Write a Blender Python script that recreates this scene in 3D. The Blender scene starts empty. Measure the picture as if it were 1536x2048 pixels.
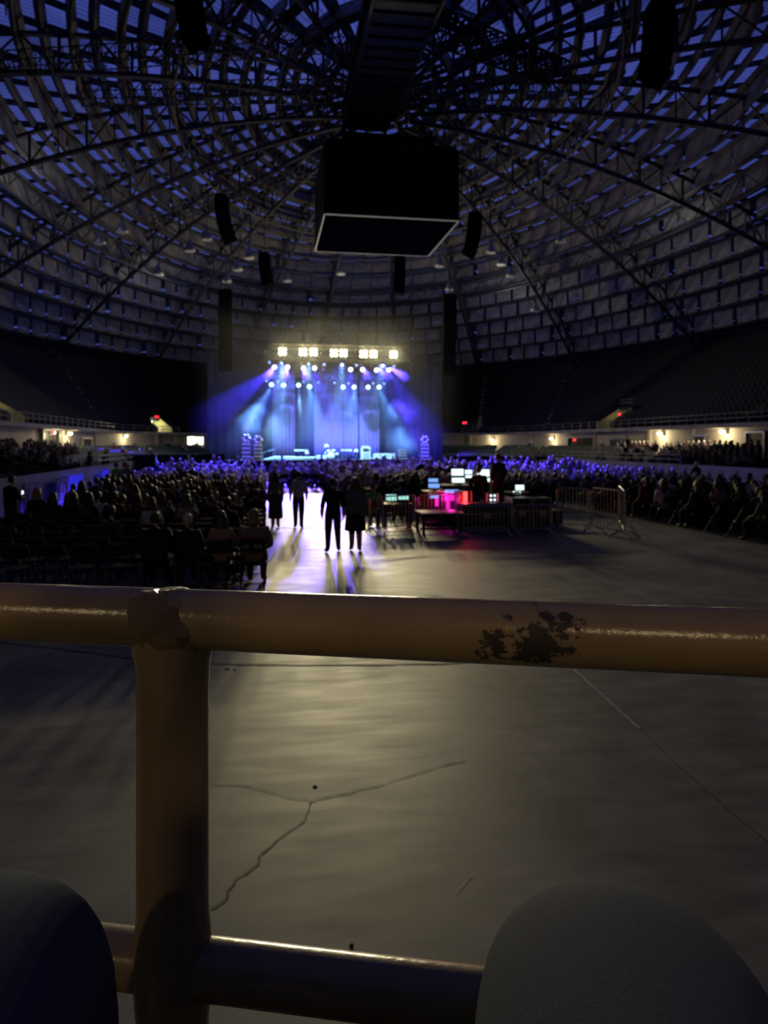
import bpy, bmesh, math, random
import numpy as np
from mathutils import Vector, Matrix, Quaternion
random.seed(7); rng = np.random.default_rng(7)
S = bpy.context.scene
COL = S.collection
PI = math.pi
# ------------------------------------------------------------------ camera
F = 1420.0                      # focal length in pixels of a 1536 x 2048 frame
HZ = 886.0                      # image row of the horizon
TH = math.radians(9.5)          # the camera looks this far to the right of the hall's long axis
CAM = Vector((-7.5, 0.0, 2.6))
FW = Vector((math.sin(TH), math.cos(TH), 0)); RT = Vector((math.cos(TH), -math.sin(TH), 0))
cd = bpy.data.cameras.new('camera'); cam = bpy.data.objects.new('camera', cd); COL.objects.link(cam)
cd.sensor_fit = 'VERTICAL'; cd.sensor_height = 36.0; cd.lens = F / 2048 * 36
cd.shift_y = -(1024 - HZ) / 2048
cd.clip_start = 0.02; cd.clip_end = 400
cam.location = CAM; cam.rotation_euler = (PI / 2, 0, -TH)
cd.dof.use_dof = True; cd.dof.focus_distance = 0.66; cd.dof.aperture_fstop = 12.0
S.camera = cam
# ------------------------------------------------------------------ world, exposure
W = bpy.data.worlds.new('world'); S.world = W; W.use_nodes = True
bg = W.node_tree.nodes['Background']; bg.inputs[0].default_value = (0.09, 0.12, 0.42, 1); bg.inputs[1].default_value = 0.02
S.view_settings.view_transform = 'Standard'; S.view_settings.look = 'None'
S.view_settings.exposure = 0.0; S.view_settings.gamma = 1.0; S.view_settings.use_curve_mapping = False
cy = S.cycles
cy.use_denoising = True
cy.max_bounces = 4; cy.diffuse_bounces = 2; cy.glossy_bounces = 2; cy.volume_bounces = 0; cy.transmission_bounces = 2; cy.transparent_max_bounces = 6
cy.sample_clamp_indirect = 3.0; cy.caustics_reflective = False; cy.caustics_refractive = False
cy.volume_step_rate = 3.0; cy.volume_max_steps = 64

def P(px, py, d):               # a pixel of the photograph at a depth -> world
    return CAM + RT * ((px - 768) / F * d) + FW * d + Vector((0, 0, -(py - HZ) / F * d))
def G(px, py): return P(px, py, CAM.z * F / (py - HZ))       # on the floor
def PA(px, py, Y):              # on the plane across the hall at Y
    a = math.atan((px - 768) / F) + TH
    x = CAM.x + Y * math.tan(a)
    d = Y * math.cos(TH) + (x - CAM.x) * math.sin(TH)
    return Vector((x, Y, CAM.z - (py - HZ) / F * d))
def proj(p):
    v = Vector(p) - CAM; d = v.dot(FW)
    if d < 0.05: return None
    return (768 + v.dot(RT) / d * F, HZ - v.z / d * F, d)

# ------------------------------------------------------------------ lights of the hall
def spot(loc, target, color, power, angle, blend=0.3, radius=0.15, name='stage_spot'):
    l = bpy.data.lights.new(name, 'SPOT'); l.energy = power; l.color = color
    l.spot_size = math.radians(angle); l.spot_blend = blend; l.shadow_soft_size = radius
    o = bpy.data.objects.new(name, l); COL.objects.link(o); o.location = loc
    o.rotation_euler = (Vector(target) - Vector(loc)).to_track_quat('-Z', 'Y').to_euler(); return o
def point(loc, color, power, radius=0.1, name='lamp_light'):
    l = bpy.data.lights.new(name, 'POINT'); l.energy = power; l.color = color; l.shadow_soft_size = radius
    o = bpy.data.objects.new(name, l); COL.objects.link(o); o.location = loc; return o
STAGE_Y = 68.0
BLIND = [(565, 703), (606, 704), (627, 704), (668, 706), (687, 706), (727, 708), (747, 708), (787, 709)]
for px, py in BLIND:            # amber audience blinders on the front truss
    p = PA(px, py, STAGE_Y - 1.0)
    spot(p + Vector((0, -0.5, 0)), (p.x * 0.25 - 4.5, 9, 0), (1.0, 0.86, 0.50), 6600, 33, 1.0, 0.35, 'blinder_beam')
    point(p + Vector((0, -0.62, 0)), (1.0, 0.82, 0.36), 320, 0.3, 'blinder_spill')
# moving heads: (x, y, target x, y, Y, colour, power, cone)
DEEP = (0.05, 0.03, 1.0); CYAN = (0.12, 0.38, 1.0); VIO = (0.16, 0.10, 1.0); BLUEW = (0.07, 0.035, 1.0)
BEAMS = [(549, 733, 405, 850, 66, DEEP, 60000, 30), (575, 733, 470, 900, 69, DEEP, 30000, 26),
         (629, 735, 660, 900, 76, DEEP, 30000, 40), (701, 738, 690, 900, 76, DEEP, 30000, 40),
         (777, 739, 850, 860, 70, DEEP, 36000, 34), (753, 739, 800, 820, 72, DEEP, 30000, 30),
         (567, 769, 560, 880, 72, CYAN, 26000, 26), (543, 768, 480, 880, 70, CYAN, 20000, 36),
         (597, 769, 600, 850, 70, CYAN, 16000, 12), (708, 773, 700, 915, 74, CYAN, 22000, 46),
         (758, 773, 800, 890, 72, CYAN, 26000, 34), (619, 772, 640, 918, 74, CYAN, 16000, 46)]
for px, py, tx, ty, tY, c, w, a in BEAMS:
    spot(PA(px, py, STAGE_Y + (0 if py < 750 else 3)) + Vector((0, -0.3, -0.25)), PA(tx, ty, tY), c, w * .9, a, 0.5, 0.12, 'moving_head_beam')
for px, tx, tY in ((549, -11.5, 43), (575, -8, 43), (607, -3.5, 43), (725, 1.5, 43), (753, 6.5, 42), (777, 10.5, 43)):     # violet wash over the seated audience
    spot(PA(px, 734, STAGE_Y - .6), (tx, tY, 1.0), BLUEW, 330000, 14, 0.4, 0.12, 'audience_wash_beam')
for px, tx in ((563, 560), (684, 672), (765, 770)):                   # wide blue wash on the curtains
    spot(PA(px, 727, STAGE_Y - .5), PA(tx, 850, 77), (.12, .17, 1.0), 9000, 74, .8, .1, 'curtain_wash_beam')
for px, py, tx, ty, tY, c, a in ((549, 733, 546, 862, 70, (.05, .28, 1.0), 10), (777, 739, 805, 826, 70, (.05, .04, 1.0), 13), (758, 773, 812, 882, 71, (.1, .35, 1.0), 14), (543, 768, 500, 842, 71, (.35, .5, 1.0), 16), (597, 769, 600, 812, 71, (.3, .7, 1.0), 8)):
    spot(PA(px, py, STAGE_Y + (0 if py < 750 else 3)) + Vector((0, -.3, -.25)), PA(tx, ty, tY), c, 16000, a, .8, .1, 'smoke_beam')     # lamps catching the smoke puffs
spot(PA(648, 736, STAGE_Y - .6), (-5.9, 24.5, 0), VIO, 44000, 6.4, 0.35, 0.22, 'aisle_wash_beam')

for px, tx in ((563, 560), (617, 625), (684, 680), (765, 740)):      # front wash on the band's gear
    spot(PA(px, 727, STAGE_Y - .5), PA(tx, 915, 71), (.25, .62, 1.0), 22000, 34, .7, .1, 'front_wash_beam')
# ------------------------------------------------------------------ materials
def mat(name, color, rough=0.6, metal=0.0, noise=0.0, nscale=5.0, bump=0.0, emit=None, spec=0.5, objcol=False):
    m = bpy.data.materials.new(name); m.use_nodes = True; nt = m.node_tree; b = nt.nodes['Principled BSDF']
    b.inputs['Base Color'].default_value = (*color, 1); b.inputs['Roughness'].default_value = rough; b.inputs['Metallic'].default_value = metal
    b.inputs['Specular IOR Level'].default_value = spec
    src = None
    if objcol:
        oi = nt.nodes.new('ShaderNodeObjectInfo'); src = oi.outputs['Color']
    if noise or bump:
        tc = nt.nodes.new('ShaderNodeTexCoord'); n = nt.nodes.new('ShaderNodeTexNoise'); n.inputs['Scale'].default_value = nscale; n.inputs['Detail'].default_value = 5
        nt.links.new(tc.outputs['Object'], n.inputs['Vector'])
        if noise:
            mx = nt.nodes.new('ShaderNodeMix'); mx.data_type = 'RGBA'; mx.blend_type = 'MULTIPLY'; mx.inputs['Factor'].default_value = 1
            rp = nt.nodes.new('ShaderNodeMapRange'); rp.inputs['From Min'].default_value = .3; rp.inputs['From Max'].default_value = .7
            rp.inputs['To Min'].default_value = 1 - noise; rp.inputs['To Max'].default_value = 1 + noise * .4
            nt.links.new(n.outputs['Fac'], rp.inputs['Value'])
            if src: nt.links.new(src, mx.inputs['A'])
            else: mx.inputs['A'].default_value = (*color, 1)
            nt.links.new(rp.outputs['Result'], mx.inputs['B']); src = mx.outputs['Result']
        if bump:
            bp = nt.nodes.new('ShaderNodeBump'); bp.inputs['Strength'].default_value = bump; bp.inputs['Distance'].default_value = 0.02
            nt.links.new(n.outputs['Fac'], bp.inputs['Height']); nt.links.new(bp.outputs['Normal'], b.inputs['Normal'])
    if src: nt.links.new(src, b.inputs['Base Color'])
    if emit:
        b.inputs['Emission Color'].default_value = (*emit[0], 1); b.inputs['Emission Strength'].default_value = emit[1]
        m.cycles.emission_sampling = 'NONE'
    return m
M = {}
M['black'] = mat('black_painted_metal', (.012, .012, .014), .6, 0, .3, 8, spec=.15)
M['blackcloth'] = mat('black_cloth', (.02, .02, .024), .95, 0, .3, 3, spec=.1)
M['truss'] = mat('dark_steel', (.045, .045, .055), .6, .3, .3, 2)
M['alu'] = mat('aluminium_truss', (.35, .36, .4), .4, .7, .2, 3)
M['galv'] = mat('galvanised_steel', (.42, .42, .43), .38, .8, .25, 6)
M['board'] = mat('grey_acoustic_board', (.25, .25, .27), .85, 0, .45, 1.1, .2)
M['shell'] = mat('roof_deck', (.03, .03, .035), .9, 0, .3, .5)
M['wallpaint'] = mat('off_white_wall_paint', (.62, .58, .50), .7, 0, .2, .8)
M['dasher'] = mat('white_dasher_board', (.42, .42, .46), .45, 0, .25, .6)
M['deck'] = mat('dark_seating_deck', (.016, .016, .022), .85, 0, .4, .7, spec=.2)
M['slab'] = mat('pale_concrete_edge', (.40, .39, .38), .7, 0, .3, 1)
M['navyseat'] = mat('navy_plastic_seat', (.005, .007, .016), .6, 0, .3, 2, spec=.2)
M['greenseat'] = mat('green_plastic_seat', (.10, .14, .10), .5, 0, .3, 2)
M['yellowwall'] = mat('yellow_wall_paint', (.58, .54, .27), .7, 0, .2, 1)
M['speaker'] = mat('matt_black_speaker', (.010, .010, .012), .95, 0, .2, 8, spec=0.0)
M['chair'] = mat('black_chair_plastic', (.009, .009, .011), .6, 0, .2, 9, spec=.15)
M['chrome'] = mat('bright_steel', (.8, .8, .76), .28, 1)
M['wood'] = mat('plywood', (.55, .46, .32), .5, 0, .3, 3)
M['case'] = mat('road_case_laminate', (.02, .02, .022), .4, 0, .3, 6)
M['caselabel'] = mat('case_label', (.5, .5, .5), .5, 0, .3, 30)
M['skin'] = mat('skin', (.42, .25, .17), .55, 0, .12, 12)
M['top'] = mat('garment', (.2, .2, .2), .9, 0, .35, 9, .3, spec=.2, objcol=True)
M['pants'] = mat('dark_trousers', (.02, .022, .03), .9, 0, .3, 9, spec=.2)
M['shoe'] = mat('dark_shoes', (.02, .018, .018), .5, 0, .2, 9)
M['hair'] = mat('hair', (.05, .03, .02), .55, 0, .4, 30, .3, objcol=True)
M['denim'] = mat('blue_denim', (.085, .098, .12), .9, 0, .3, 900, .25, spec=.15)
M['hoodie'] = mat('dark_sweatshirt', (.05, .05, .055), .9, 0, .3, 200, spec=.2)
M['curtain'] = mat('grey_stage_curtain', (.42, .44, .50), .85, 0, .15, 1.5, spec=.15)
M['white'] = mat('white_painted_gear', (.75, .77, .8), .4, 0, .12, 4)
M['screen'] = mat('lit_screen', (.02, .02, .02), .3, emit=((.75, .95, 1.0), 1.5))
M['screen_cyan'] = mat('lit_cyan_screen', (.02, .02, .02), .3, emit=((.45, .95, .85), .95))
M['screen_blue'] = mat('lit_blue_screen', (.02, .02, .02), .3, emit=((.2, .4, 1.0), 1.1))
M['ledred'] = mat('red_led', (.02, .02, .02), .3, emit=((1.0, .06, .05), 3.2))
M['ledmagenta'] = mat('magenta_led', (.02, .02, .02), .3, emit=((1.0, .02, .55), 1.2))
M['exitred'] = mat('lit_red_letters', (.1, .0, .0), .4, emit=((1.0, .03, .05), 2.6))
M['blinder'] = mat('lit_amber_lens', (.1, .1, .1), .3, emit=((1.0, .86, .36), 9.0))
M['bluelens'] = mat('lit_blue_lens', (.1, .1, .1), .3, emit=((.5, .55, 1.0), 3.2))
M['cyanlens'] = mat('lit_cyan_lens', (.1, .1, .1), .3, emit=((.45, .8, 1.0), 3.0))
M['smalllens'] = mat('lit_small_lens', (.1, .1, .1), .3, emit=((.18, .35, 1.0), 1.4))
M['walllens'] = mat('lit_wall_lamp_lens', (.1, .1, .1), .3, emit=((1.0, .82, .45), 7.0))
M['tube'] = mat('lit_fluorescent_tube', (.1, .1, .1), .3, emit=((1.0, 1.0, .86), 4.0))
M['phone'] = mat('lit_phone_screen', (.02, .02, .02), .3, emit=((.75, .85, 1.0), 2.0))
M['dimlens'] = mat('dim_high_bay_lens', (.45, .46, .48), .4, emit=((.8, .85, 1.0), .02))
M['greenvest'] = mat('safety_green_cloth', (.22, .55, .08), .8, 0, .2, 9)
M['reflect'] = mat('reflective_band', (.55, .6, .6), .3, .3)
M['ledblue'] = mat('lit_blue_banner', (.02, .02, .1), .3, emit=((.03, .03, .9), .55))
M['print_red'] = mat('red_print', (.45, .03, .05), .6)
M['print_white'] = mat('white_print', (.5, .5, .5), .6)
M['print_dark'] = mat('dark_blue_print', (.06, .07, .12), .6)
M['joint'] = mat('dark_floor_joint', (.012, .012, .012), .7)
M['whiteline'] = mat('worn_white_line', (.60, .58, .54), .6, 0, .5, 14)
M['tape'] = mat('grey_floor_tape', (.10, .10, .10), .6)

def skylight_mat():             # dusk daylight through ribbed translucent panes
    m = bpy.data.materials.new('translucent_skylight'); m.use_nodes = True; nt = m.node_tree; b = nt.nodes['Principled BSDF']
    b.inputs['Base Color'].default_value = (.05, .06, .12, 1); b.inputs['Roughness'].default_value = .6
    uv = nt.nodes.new('ShaderNodeUVMap'); sp = nt.nodes.new('ShaderNodeSeparateXYZ'); nt.links.new(uv.outputs[0], sp.inputs[0])
    mm = nt.nodes.new('ShaderNodeMath'); mm.operation = 'MULTIPLY'; mm.inputs[1].default_value = 5; nt.links.new(sp.outputs['X'], mm.inputs[0])
    fr = nt.nodes.new('ShaderNodeMath'); fr.operation = 'FRACT'; nt.links.new(mm.outputs[0], fr.inputs[0])
    gt = nt.nodes.new('ShaderNodeMath'); gt.operation = 'GREATER_THAN'; gt.inputs[1].default_value = .12; nt.links.new(fr.outputs[0], gt.inputs[0])
    geo = nt.nodes.new('ShaderNodeNewGeometry'); n = nt.nodes.new('ShaderNodeTexNoise'); n.inputs['Scale'].default_value = .12; n.inputs['Detail'].default_value = 3
    nt.links.new(geo.outputs['Position'], n.inputs['Vector'])
    mr = nt.nodes.new('ShaderNodeMapRange'); mr.inputs['From Min'].default_value = .35; mr.inputs['From Max'].default_value = .65; mr.inputs['To Min'].default_value = .45; mr.inputs['To Max'].default_value = 1.15
    nt.links.new(n.outputs['Fac'], mr.inputs['Value'])
    m2 = nt.nodes.new('ShaderNodeMath'); m2.operation = 'MULTIPLY'; nt.links.new(gt.outputs[0], m2.inputs[0]); nt.links.new(mr.outputs[0], m2.inputs[1])
    b.inputs['Emission Color'].default_value = (.07, .10, .50, 1)
    m3 = nt.nodes.new('ShaderNodeMath'); m3.operation = 'MULTIPLY'; m3.inputs[1].default_value = .58; nt.links.new(m2.outputs[0], m3.inputs[0])
    nt.links.new(m3.outputs[0], b.inputs['Emission Strength']); m.cycles.emission_sampling = 'NONE'
    return m
M['sky'] = skylight_mat()

def floor_mat():
    m = bpy.data.materials.new('polished_concrete'); m.use_nodes = True; nt = m.node_tree; b = nt.nodes['Principled BSDF']
    geo = nt.nodes.new('ShaderNodeNewGeometry')
    def noise(scale, det, stretch=(1, 1, 1)):
        mp = nt.nodes.new('ShaderNodeMapping'); mp.inputs['Scale'].default_value = stretch; nt.links.new(geo.outputs['Position'], mp.inputs['Vector'])
        n = nt.nodes.new('ShaderNodeTexNoise'); n.inputs['Scale'].default_value = scale; n.inputs['Detail'].default_value = det; n.inputs['Roughness'].default_value = .6
        nt.links.new(mp.outputs[0], n.inputs['Vector']); return n
    a = noise(.7, 8, (1, .8, 1)); c = noise(3.5, 6, (.35, 1.3, 1)); d = noise(.25, 3)
    cr = nt.nodes.new('ShaderNodeValToRGB'); cr.color_ramp.elements[0].position = .32; cr.color_ramp.elements[0].color = (.085, .078, .064, 1)
    cr.color_ramp.elements[1].position = .68; cr.color_ramp.elements[1].color = (.28, .26, .215, 1); nt.links.new(a.outputs['Fac'], cr.inputs[0])
    mx = nt.nodes.new('ShaderNodeMix'); mx.data_type = 'RGBA'; mx.blend_type = 'MULTIPLY'; mx.inputs['Factor'].default_value = .75
    cr2 = nt.nodes.new('ShaderNodeValToRGB'); cr2.color_ramp.elements[0].position = .35; cr2.color_ramp.elements[0].color = (.5, .5, .5, 1); cr2.color_ramp.elements[1].position = .6; cr2.color_ramp.elements[1].color = (1, 1, 1, 1)
    nt.links.new(c.outputs['Fac'], cr2.inputs[0]); nt.links.new(cr.outputs[0], mx.inputs['A']); nt.links.new(cr2.outputs[0], mx.inputs['B'])
    nt.links.new(mx.outputs['Result'], b.inputs['Base Color'])
    rr = nt.nodes.new('ShaderNodeMapRange'); rr.inputs['From Min'].default_value = .3; rr.inputs['From Max'].default_value = .7; rr.inputs['To Min'].default_value = .50; rr.inputs['To Max'].default_value = .62; b.inputs['Specular IOR Level'].default_value = .4
    nt.links.new(c.outputs['Fac'], rr.inputs['Value']); nt.links.new(rr.outputs[0], b.inputs['Roughness'])
    bp = nt.nodes.new('ShaderNodeBump'); bp.inputs['Strength'].default_value = .02; bp.inputs['Distance'].default_value = .006
    nt.links.new(c.outputs['Fac'], bp.inputs['Height']); nt.links.new(bp.outputs[0], b.inputs['Normal'])
    return m
M['floor'] = floor_mat()

def rail_mat():                 # tan gloss paint, knocked off to dark steel in patches
    m = bpy.data.materials.new('chipped_tan_paint'); m.use_nodes = True; nt = m.node_tree; b = nt.nodes['Principled BSDF']
    tc = nt.nodes.new('ShaderNodeTexCoord')
    n = nt.nodes.new('ShaderNodeTexNoise'); n.inputs['Scale'].default_value = 48; n.inputs['Detail'].default_value = 8; n.inputs['Roughness'].default_value = .7
    mp = nt.nodes.new('ShaderNodeMapping'); mp.inputs['Scale'].default_value = (.9, 1, 1.25); nt.links.new(tc.outputs['Object'], mp.inputs['Vector']); nt.links.new(mp.outputs[0], n.inputs['Vector'])
    chip = None
    for c, r, amp in CHIPS:     # each patch is a spot on the pipe
        d = nt.nodes.new('ShaderNodeVectorMath'); d.operation = 'DISTANCE'; d.inputs[1].default_value = c; nt.links.new(tc.outputs['Object'], d.inputs[0])
        mr = nt.nodes.new('ShaderNodeMapRange'); mr.inputs['From Min'].default_value = 0; mr.inputs['From Max'].default_value = r; mr.inputs['To Min'].default_value = amp; mr.inputs['To Max'].default_value = -.12
        nt.links.new(d.outputs['Value'], mr.inputs['Value'])
        if chip is None: chip = mr.outputs[0]
        else:
            mxm = nt.nodes.new('ShaderNodeMath'); mxm.operation = 'MAXIMUM'; nt.links.new(chip, mxm.inputs[0]); nt.links.new(mr.outputs[0], mxm.inputs[1]); chip = mxm.outputs[0]
    ad = nt.nodes.new('ShaderNodeMath'); ad.operation = 'ADD'; nt.links.new(chip, ad.inputs[0]); nt.links.new(n.outputs['Fac'], ad.inputs[1])
    gt = nt.nodes.new('ShaderNodeMapRange'); gt.inputs['From Min'].default_value = .60; gt.inputs['From Max'].default_value = .63; nt.links.new(ad.outputs[0], gt.inputs['Value'])
    n2 = nt.nodes.new('ShaderNodeTexNoise'); n2.inputs['Scale'].default_value = 9; n2.inputs['Detail'].default_value = 4; nt.links.new(tc.outputs['Object'], n2.inputs['Vector'])
    cr = nt.nodes.new('ShaderNodeValToRGB'); cr.color_ramp.elements[0].position = .3; cr.color_ramp.elements[0].color = (.27, .195, .10, 1); cr.color_ramp.elements[1].position = .75; cr.color_ramp.elements[1].color = (.37, .27, .145, 1)
    nt.links.new(n2.outputs['Fac'], cr.inputs[0])
    mx = nt.nodes.new('ShaderNodeMix'); mx.data_type = 'RGBA'; nt.links.new(gt.outputs[0], mx.inputs['Factor']); nt.links.new(cr.outputs[0], mx.inputs['A']); mx.inputs['B'].default_value = (.035, .03, .024, 1)
    nt.links.new(mx.outputs['Result'], b.inputs['Base Color'])
    rg = nt.nodes.new('ShaderNodeMapRange'); rg.inputs['To Min'].default_value = .24; rg.inputs['To Max'].default_value = .65; nt.links.new(gt.outputs[0], rg.inputs['Value']); nt.links.new(rg.outputs[0], b.inputs['Roughness'])
    n3 = nt.nodes.new('ShaderNodeTexNoise'); n3.inputs['Scale'].default_value = 160; n3.inputs['Detail'].default_value = 3; nt.links.new(tc.outputs['Object'], n3.inputs['Vector'])
    hs = nt.nodes.new('ShaderNodeMath'); hs.operation = 'MULTIPLY_ADD'; hs.inputs[1].default_value = -1.2; nt.links.new(gt.outputs[0], hs.inputs[0]); nt.links.new(n3.outputs['Fac'], hs.inputs[2])
    bp = nt.nodes.new('ShaderNodeBump'); bp.inputs['Strength'].default_value = .30; bp.inputs['Distance'].default_value = .0012; nt.links.new(hs.outputs[0], bp.inputs['Height']); nt.links.new(bp.outputs[0], b.inputs['Normal'])
    return m

# ------------------------------------------------------------------ mesh helpers
class MB:
    def __init__(s): s.v = []; s.f = []; s.m = []; s.uv = {}
    def add(s, vs, fs, mi=0):
        o = len(s.v); s.v += [tuple(v) for v in vs]; s.f += [tuple(i + o for i in f) for f in fs]; s.m += [mi] * len(fs); return s
    def box(s, c, size, rot=None, mi=0, taper=1.0):
        hx, hy, hz = size[0] / 2, size[1] / 2, size[2] / 2
        vs = [Vector((x * (taper if z > 0 else 1), y * (taper if z > 0 else 1), z)) for z in (-hz, hz) for x, y in ((-hx, -hy), (hx, -hy), (hx, hy), (-hx, hy))]
        if rot is not None: vs = [rot @ v for v in vs]
        c = Vector(c)
        return s.add([v + c for v in vs], [(3, 2, 1, 0), (4, 5, 6, 7), (0, 1, 5, 4), (1, 2, 6, 5), (2, 3, 7, 6), (3, 0, 4, 7)], mi)
    def bar(s, a, b, w, h=None, mi=0):      # rectangular bar a->b
        a, b = Vector(a), Vector(b); d = b - a; L = d.length
        if L < 1e-6: return s
        rot = d.to_track_quat('X', 'Z').to_matrix()
        return s.box((a + b) / 2, (L, w, h or w), rot, mi)
    def tube(s, pts, r, n=8, mi=0, cap=True, closed=False):
        pts = [Vector(p) for p in pts]; rs = r if isinstance(r, (list, tuple)) else [r] * len(pts)
        N = len(pts); rings = []; o = len(s.v); prev = None
        for i, p in enumerate(pts):
            if closed: t = pts[(i + 1) % N] - pts[i - 1]
            else: t = pts[min(i + 1, N - 1)] - pts[max(i - 1, 0)]
            t.normalize()
            up = Vector((0, 0, 1)) if abs(t.z) < .95 else Vector((0, 1, 0))
            if prev is not None and abs(prev.dot(t)) < .98: up = prev
            x = up.cross(t).normalized(); y = t.cross(x).normalized(); prev = y
            s.v += [tuple(p + (x * math.cos(2 * PI * k / n) + y * math.sin(2 * PI * k / n)) * rs[i]) for k in range(n)]
        for i in range(N if closed else N - 1):
            j = (i + 1) % N
            for k in range(n):
                s.f.append((o + i * n + k, o + i * n + (k + 1) % n, o + j * n + (k + 1) % n, o + j * n + k)); s.m.append(mi)
        if cap and not closed:
            s.f.append(tuple(o + k for k in reversed(range(n)))); s.m.append(mi)
            s.f.append(tuple(o + (N - 1) * n + k for k in range(n))); s.m.append(mi)
        return s
    def lathe(s, prof, n=16, c=(0, 0, 0), mi=0, sx=1, sy=1, rot=None):
        o = len(s.v); c = Vector(c)
        for r, z in prof:
            for k in range(n):
                v = Vector((r * math.cos(2 * PI * k / n) * sx, r * math.sin(2 * PI * k / n) * sy, z))
                s.v.append(tuple((rot @ v if rot else v) + c))
        for i in range(len(prof) - 1):
            for k in range(n):
                s.f.append((o + i * n + k, o + i * n + (k + 1) % n, o + (i + 1) * n + (k + 1) % n, o + (i + 1) * n + k)); s.m.append(mi)
        s.f.append(tuple(o + k for k in reversed(range(n)))); s.m.append(mi)
        s.f.append(tuple(o + (len(prof) - 1) * n + k for k in range(n))); s.m.append(mi)
        return s
    def ball(s, c, r, n=10, mi=0, sc=(1, 1, 1)):
        h = max(4, n // 2 + 1); prof = [(max(r * math.sin(PI * i / h), 1e-4), -r * math.cos(PI * i / h) * sc[2]) for i in range(h + 1)]
        return s.lathe(prof, n, c, mi, sc[0], sc[1])
    def mesh(s, name, mats, smooth=False):
        me = bpy.data.meshes.new(name); me.from_pydata(s.v, [], s.f)
        for m in (mats if isinstance(mats, (list, tuple)) else [mats]): me.materials.append(m)
        if any(s.m): me.polygons.foreach_set('material_index', s.m)
        if smooth: me.polygons.foreach_set('use_smooth', [True] * len(s.f))
        me.update(); return me
    def build(s, name, mats, parent=None, smooth=False, loc=None):
        o = bpy.data.objects.new(name, s.mesh(name, mats, smooth)); COL.objects.link(o)
        if loc is not None: o.location = loc
        if parent is not None: o.parent = parent
        return o
def tag(o, label=None, cat=None, group=None, kind=None):
    if label: o['label'] = label
    if cat: o['category'] = cat
    if group: o['group'] = group
    if kind: o['kind'] = kind
    return o
def thing(name, label, cat, loc=(0, 0, 0), rz=0, group=None):
    o = bpy.data.objects.new(name, None); COL.objects.link(o); o.location = loc; o.rotation_euler = (0, 0, rz); o.empty_display_size = .1
    return tag(o, label, cat, group)
def copy_tree(o, parent=None):
    c = o.copy(); COL.objects.link(c)
    if parent is not None: c.parent = parent; c.matrix_parent_inverse = o.matrix_parent_inverse.copy()
    for ch in KIDS.get(o.name, ()): copy_tree(ch, c)
    return c
KIDS = {}
def proto_children(o):          # children are looked up once per prototype
    KIDS[o.name] = [c for c in o.children]
    for c in o.children: proto_children(c)
def oval(t, R, zc=0): pass
ORD = ('zeroth first second third fourth fifth sixth seventh eighth ninth tenth eleventh twelfth thirteenth fourteenth fifteenth sixteenth seventeenth '
       'eighteenth nineteenth twentieth').split()
def ordw(i):
    if i < 21: return ORD[i]
    if i > 99: return 'hundred and ' + ordw(i - 100) if i > 100 else 'hundredth'
    tens = {2: 'twenty', 3: 'thirty', 4: 'forty', 5: 'fifty', 6: 'sixty', 7: 'seventy', 8: 'eighty', 9: 'ninety'}[i // 10]
    return (tens[:-1] + 'ieth') if i % 10 == 0 else tens + '-' + ORD[i % 10]
TEXT_ME = {}
def lettering(name, body, size, m, parent, loc, rx, ext=.006, off=.0):
    key = (body, size, m.name)
    if key not in TEXT_ME:
        cu = bpy.data.curves.new('letters', 'FONT'); cu.body = body; cu.size = size; cu.align_x = 'CENTER'; cu.align_y = 'CENTER'; cu.extrude = ext; cu.offset = off; cu.resolution_u = 3
        q = bpy.data.objects.new('letters', cu); COL.objects.link(q); dg = bpy.context.evaluated_depsgraph_get(); dg.update()
        me = bpy.data.meshes.new_from_object(q.evaluated_get(dg)); bpy.data.objects.remove(q); me.materials.clear(); me.materials.append(m); TEXT_ME[key] = me
    o = bpy.data.objects.new(name, TEXT_ME[key]); COL.objects.link(o); o.parent = parent; o.location = loc; o.rotation_euler = (rx, 0, 0); return o

# ------------------------------------------------------------------ plan of the hall
YA, YB = 15.4, 76.0; YC = (YA + YB) / 2
def stad(phi, R):               # radius of the rounded oval (half width R) seen from its centre
    L = (YB - YA) / 2; c, s_ = abs(math.cos(phi)), abs(math.sin(phi))
    if c > 1e-6 and R / c * s_ <= L: return R / c
    return L * s_ + math.sqrt(max(R * R - L * L * c * c, 0))
EA, EB, EY = 38.0, 62.0, 46.0
def ell_r(phi):
    return EA * EB / math.sqrt((EB * math.cos(phi)) ** 2 + (EA * math.sin(phi)) ** 2)
def ring(fn, z, n=160):
    out = []
    for k in range(n):
        ph = 2 * PI * k / n; r = fn(ph); out.append((r * math.cos(ph), YC + r * math.sin(ph), z(ph) if callable(z) else z))
    return out
def bands(loops, name, m, parent=None, smooth=False, inward=True, skip=None):
    mb = MB(); n = len(loops[0])
    vs = [p for l in loops for p in l]; fs = []
    for i in range(len(loops) - 1):
        for k in range(n):
            if skip and skip(i, (k + .5) / n * 2 * PI): continue
            q = (i * n + k, i * n + (k + 1) % n, (i + 1) * n + (k + 1) % n, (i + 1) * n + k)
            fs.append(q[::-1] if inward else q)
    mb.add(vs, fs); return mb.build(name, m, parent, smooth)

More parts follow.
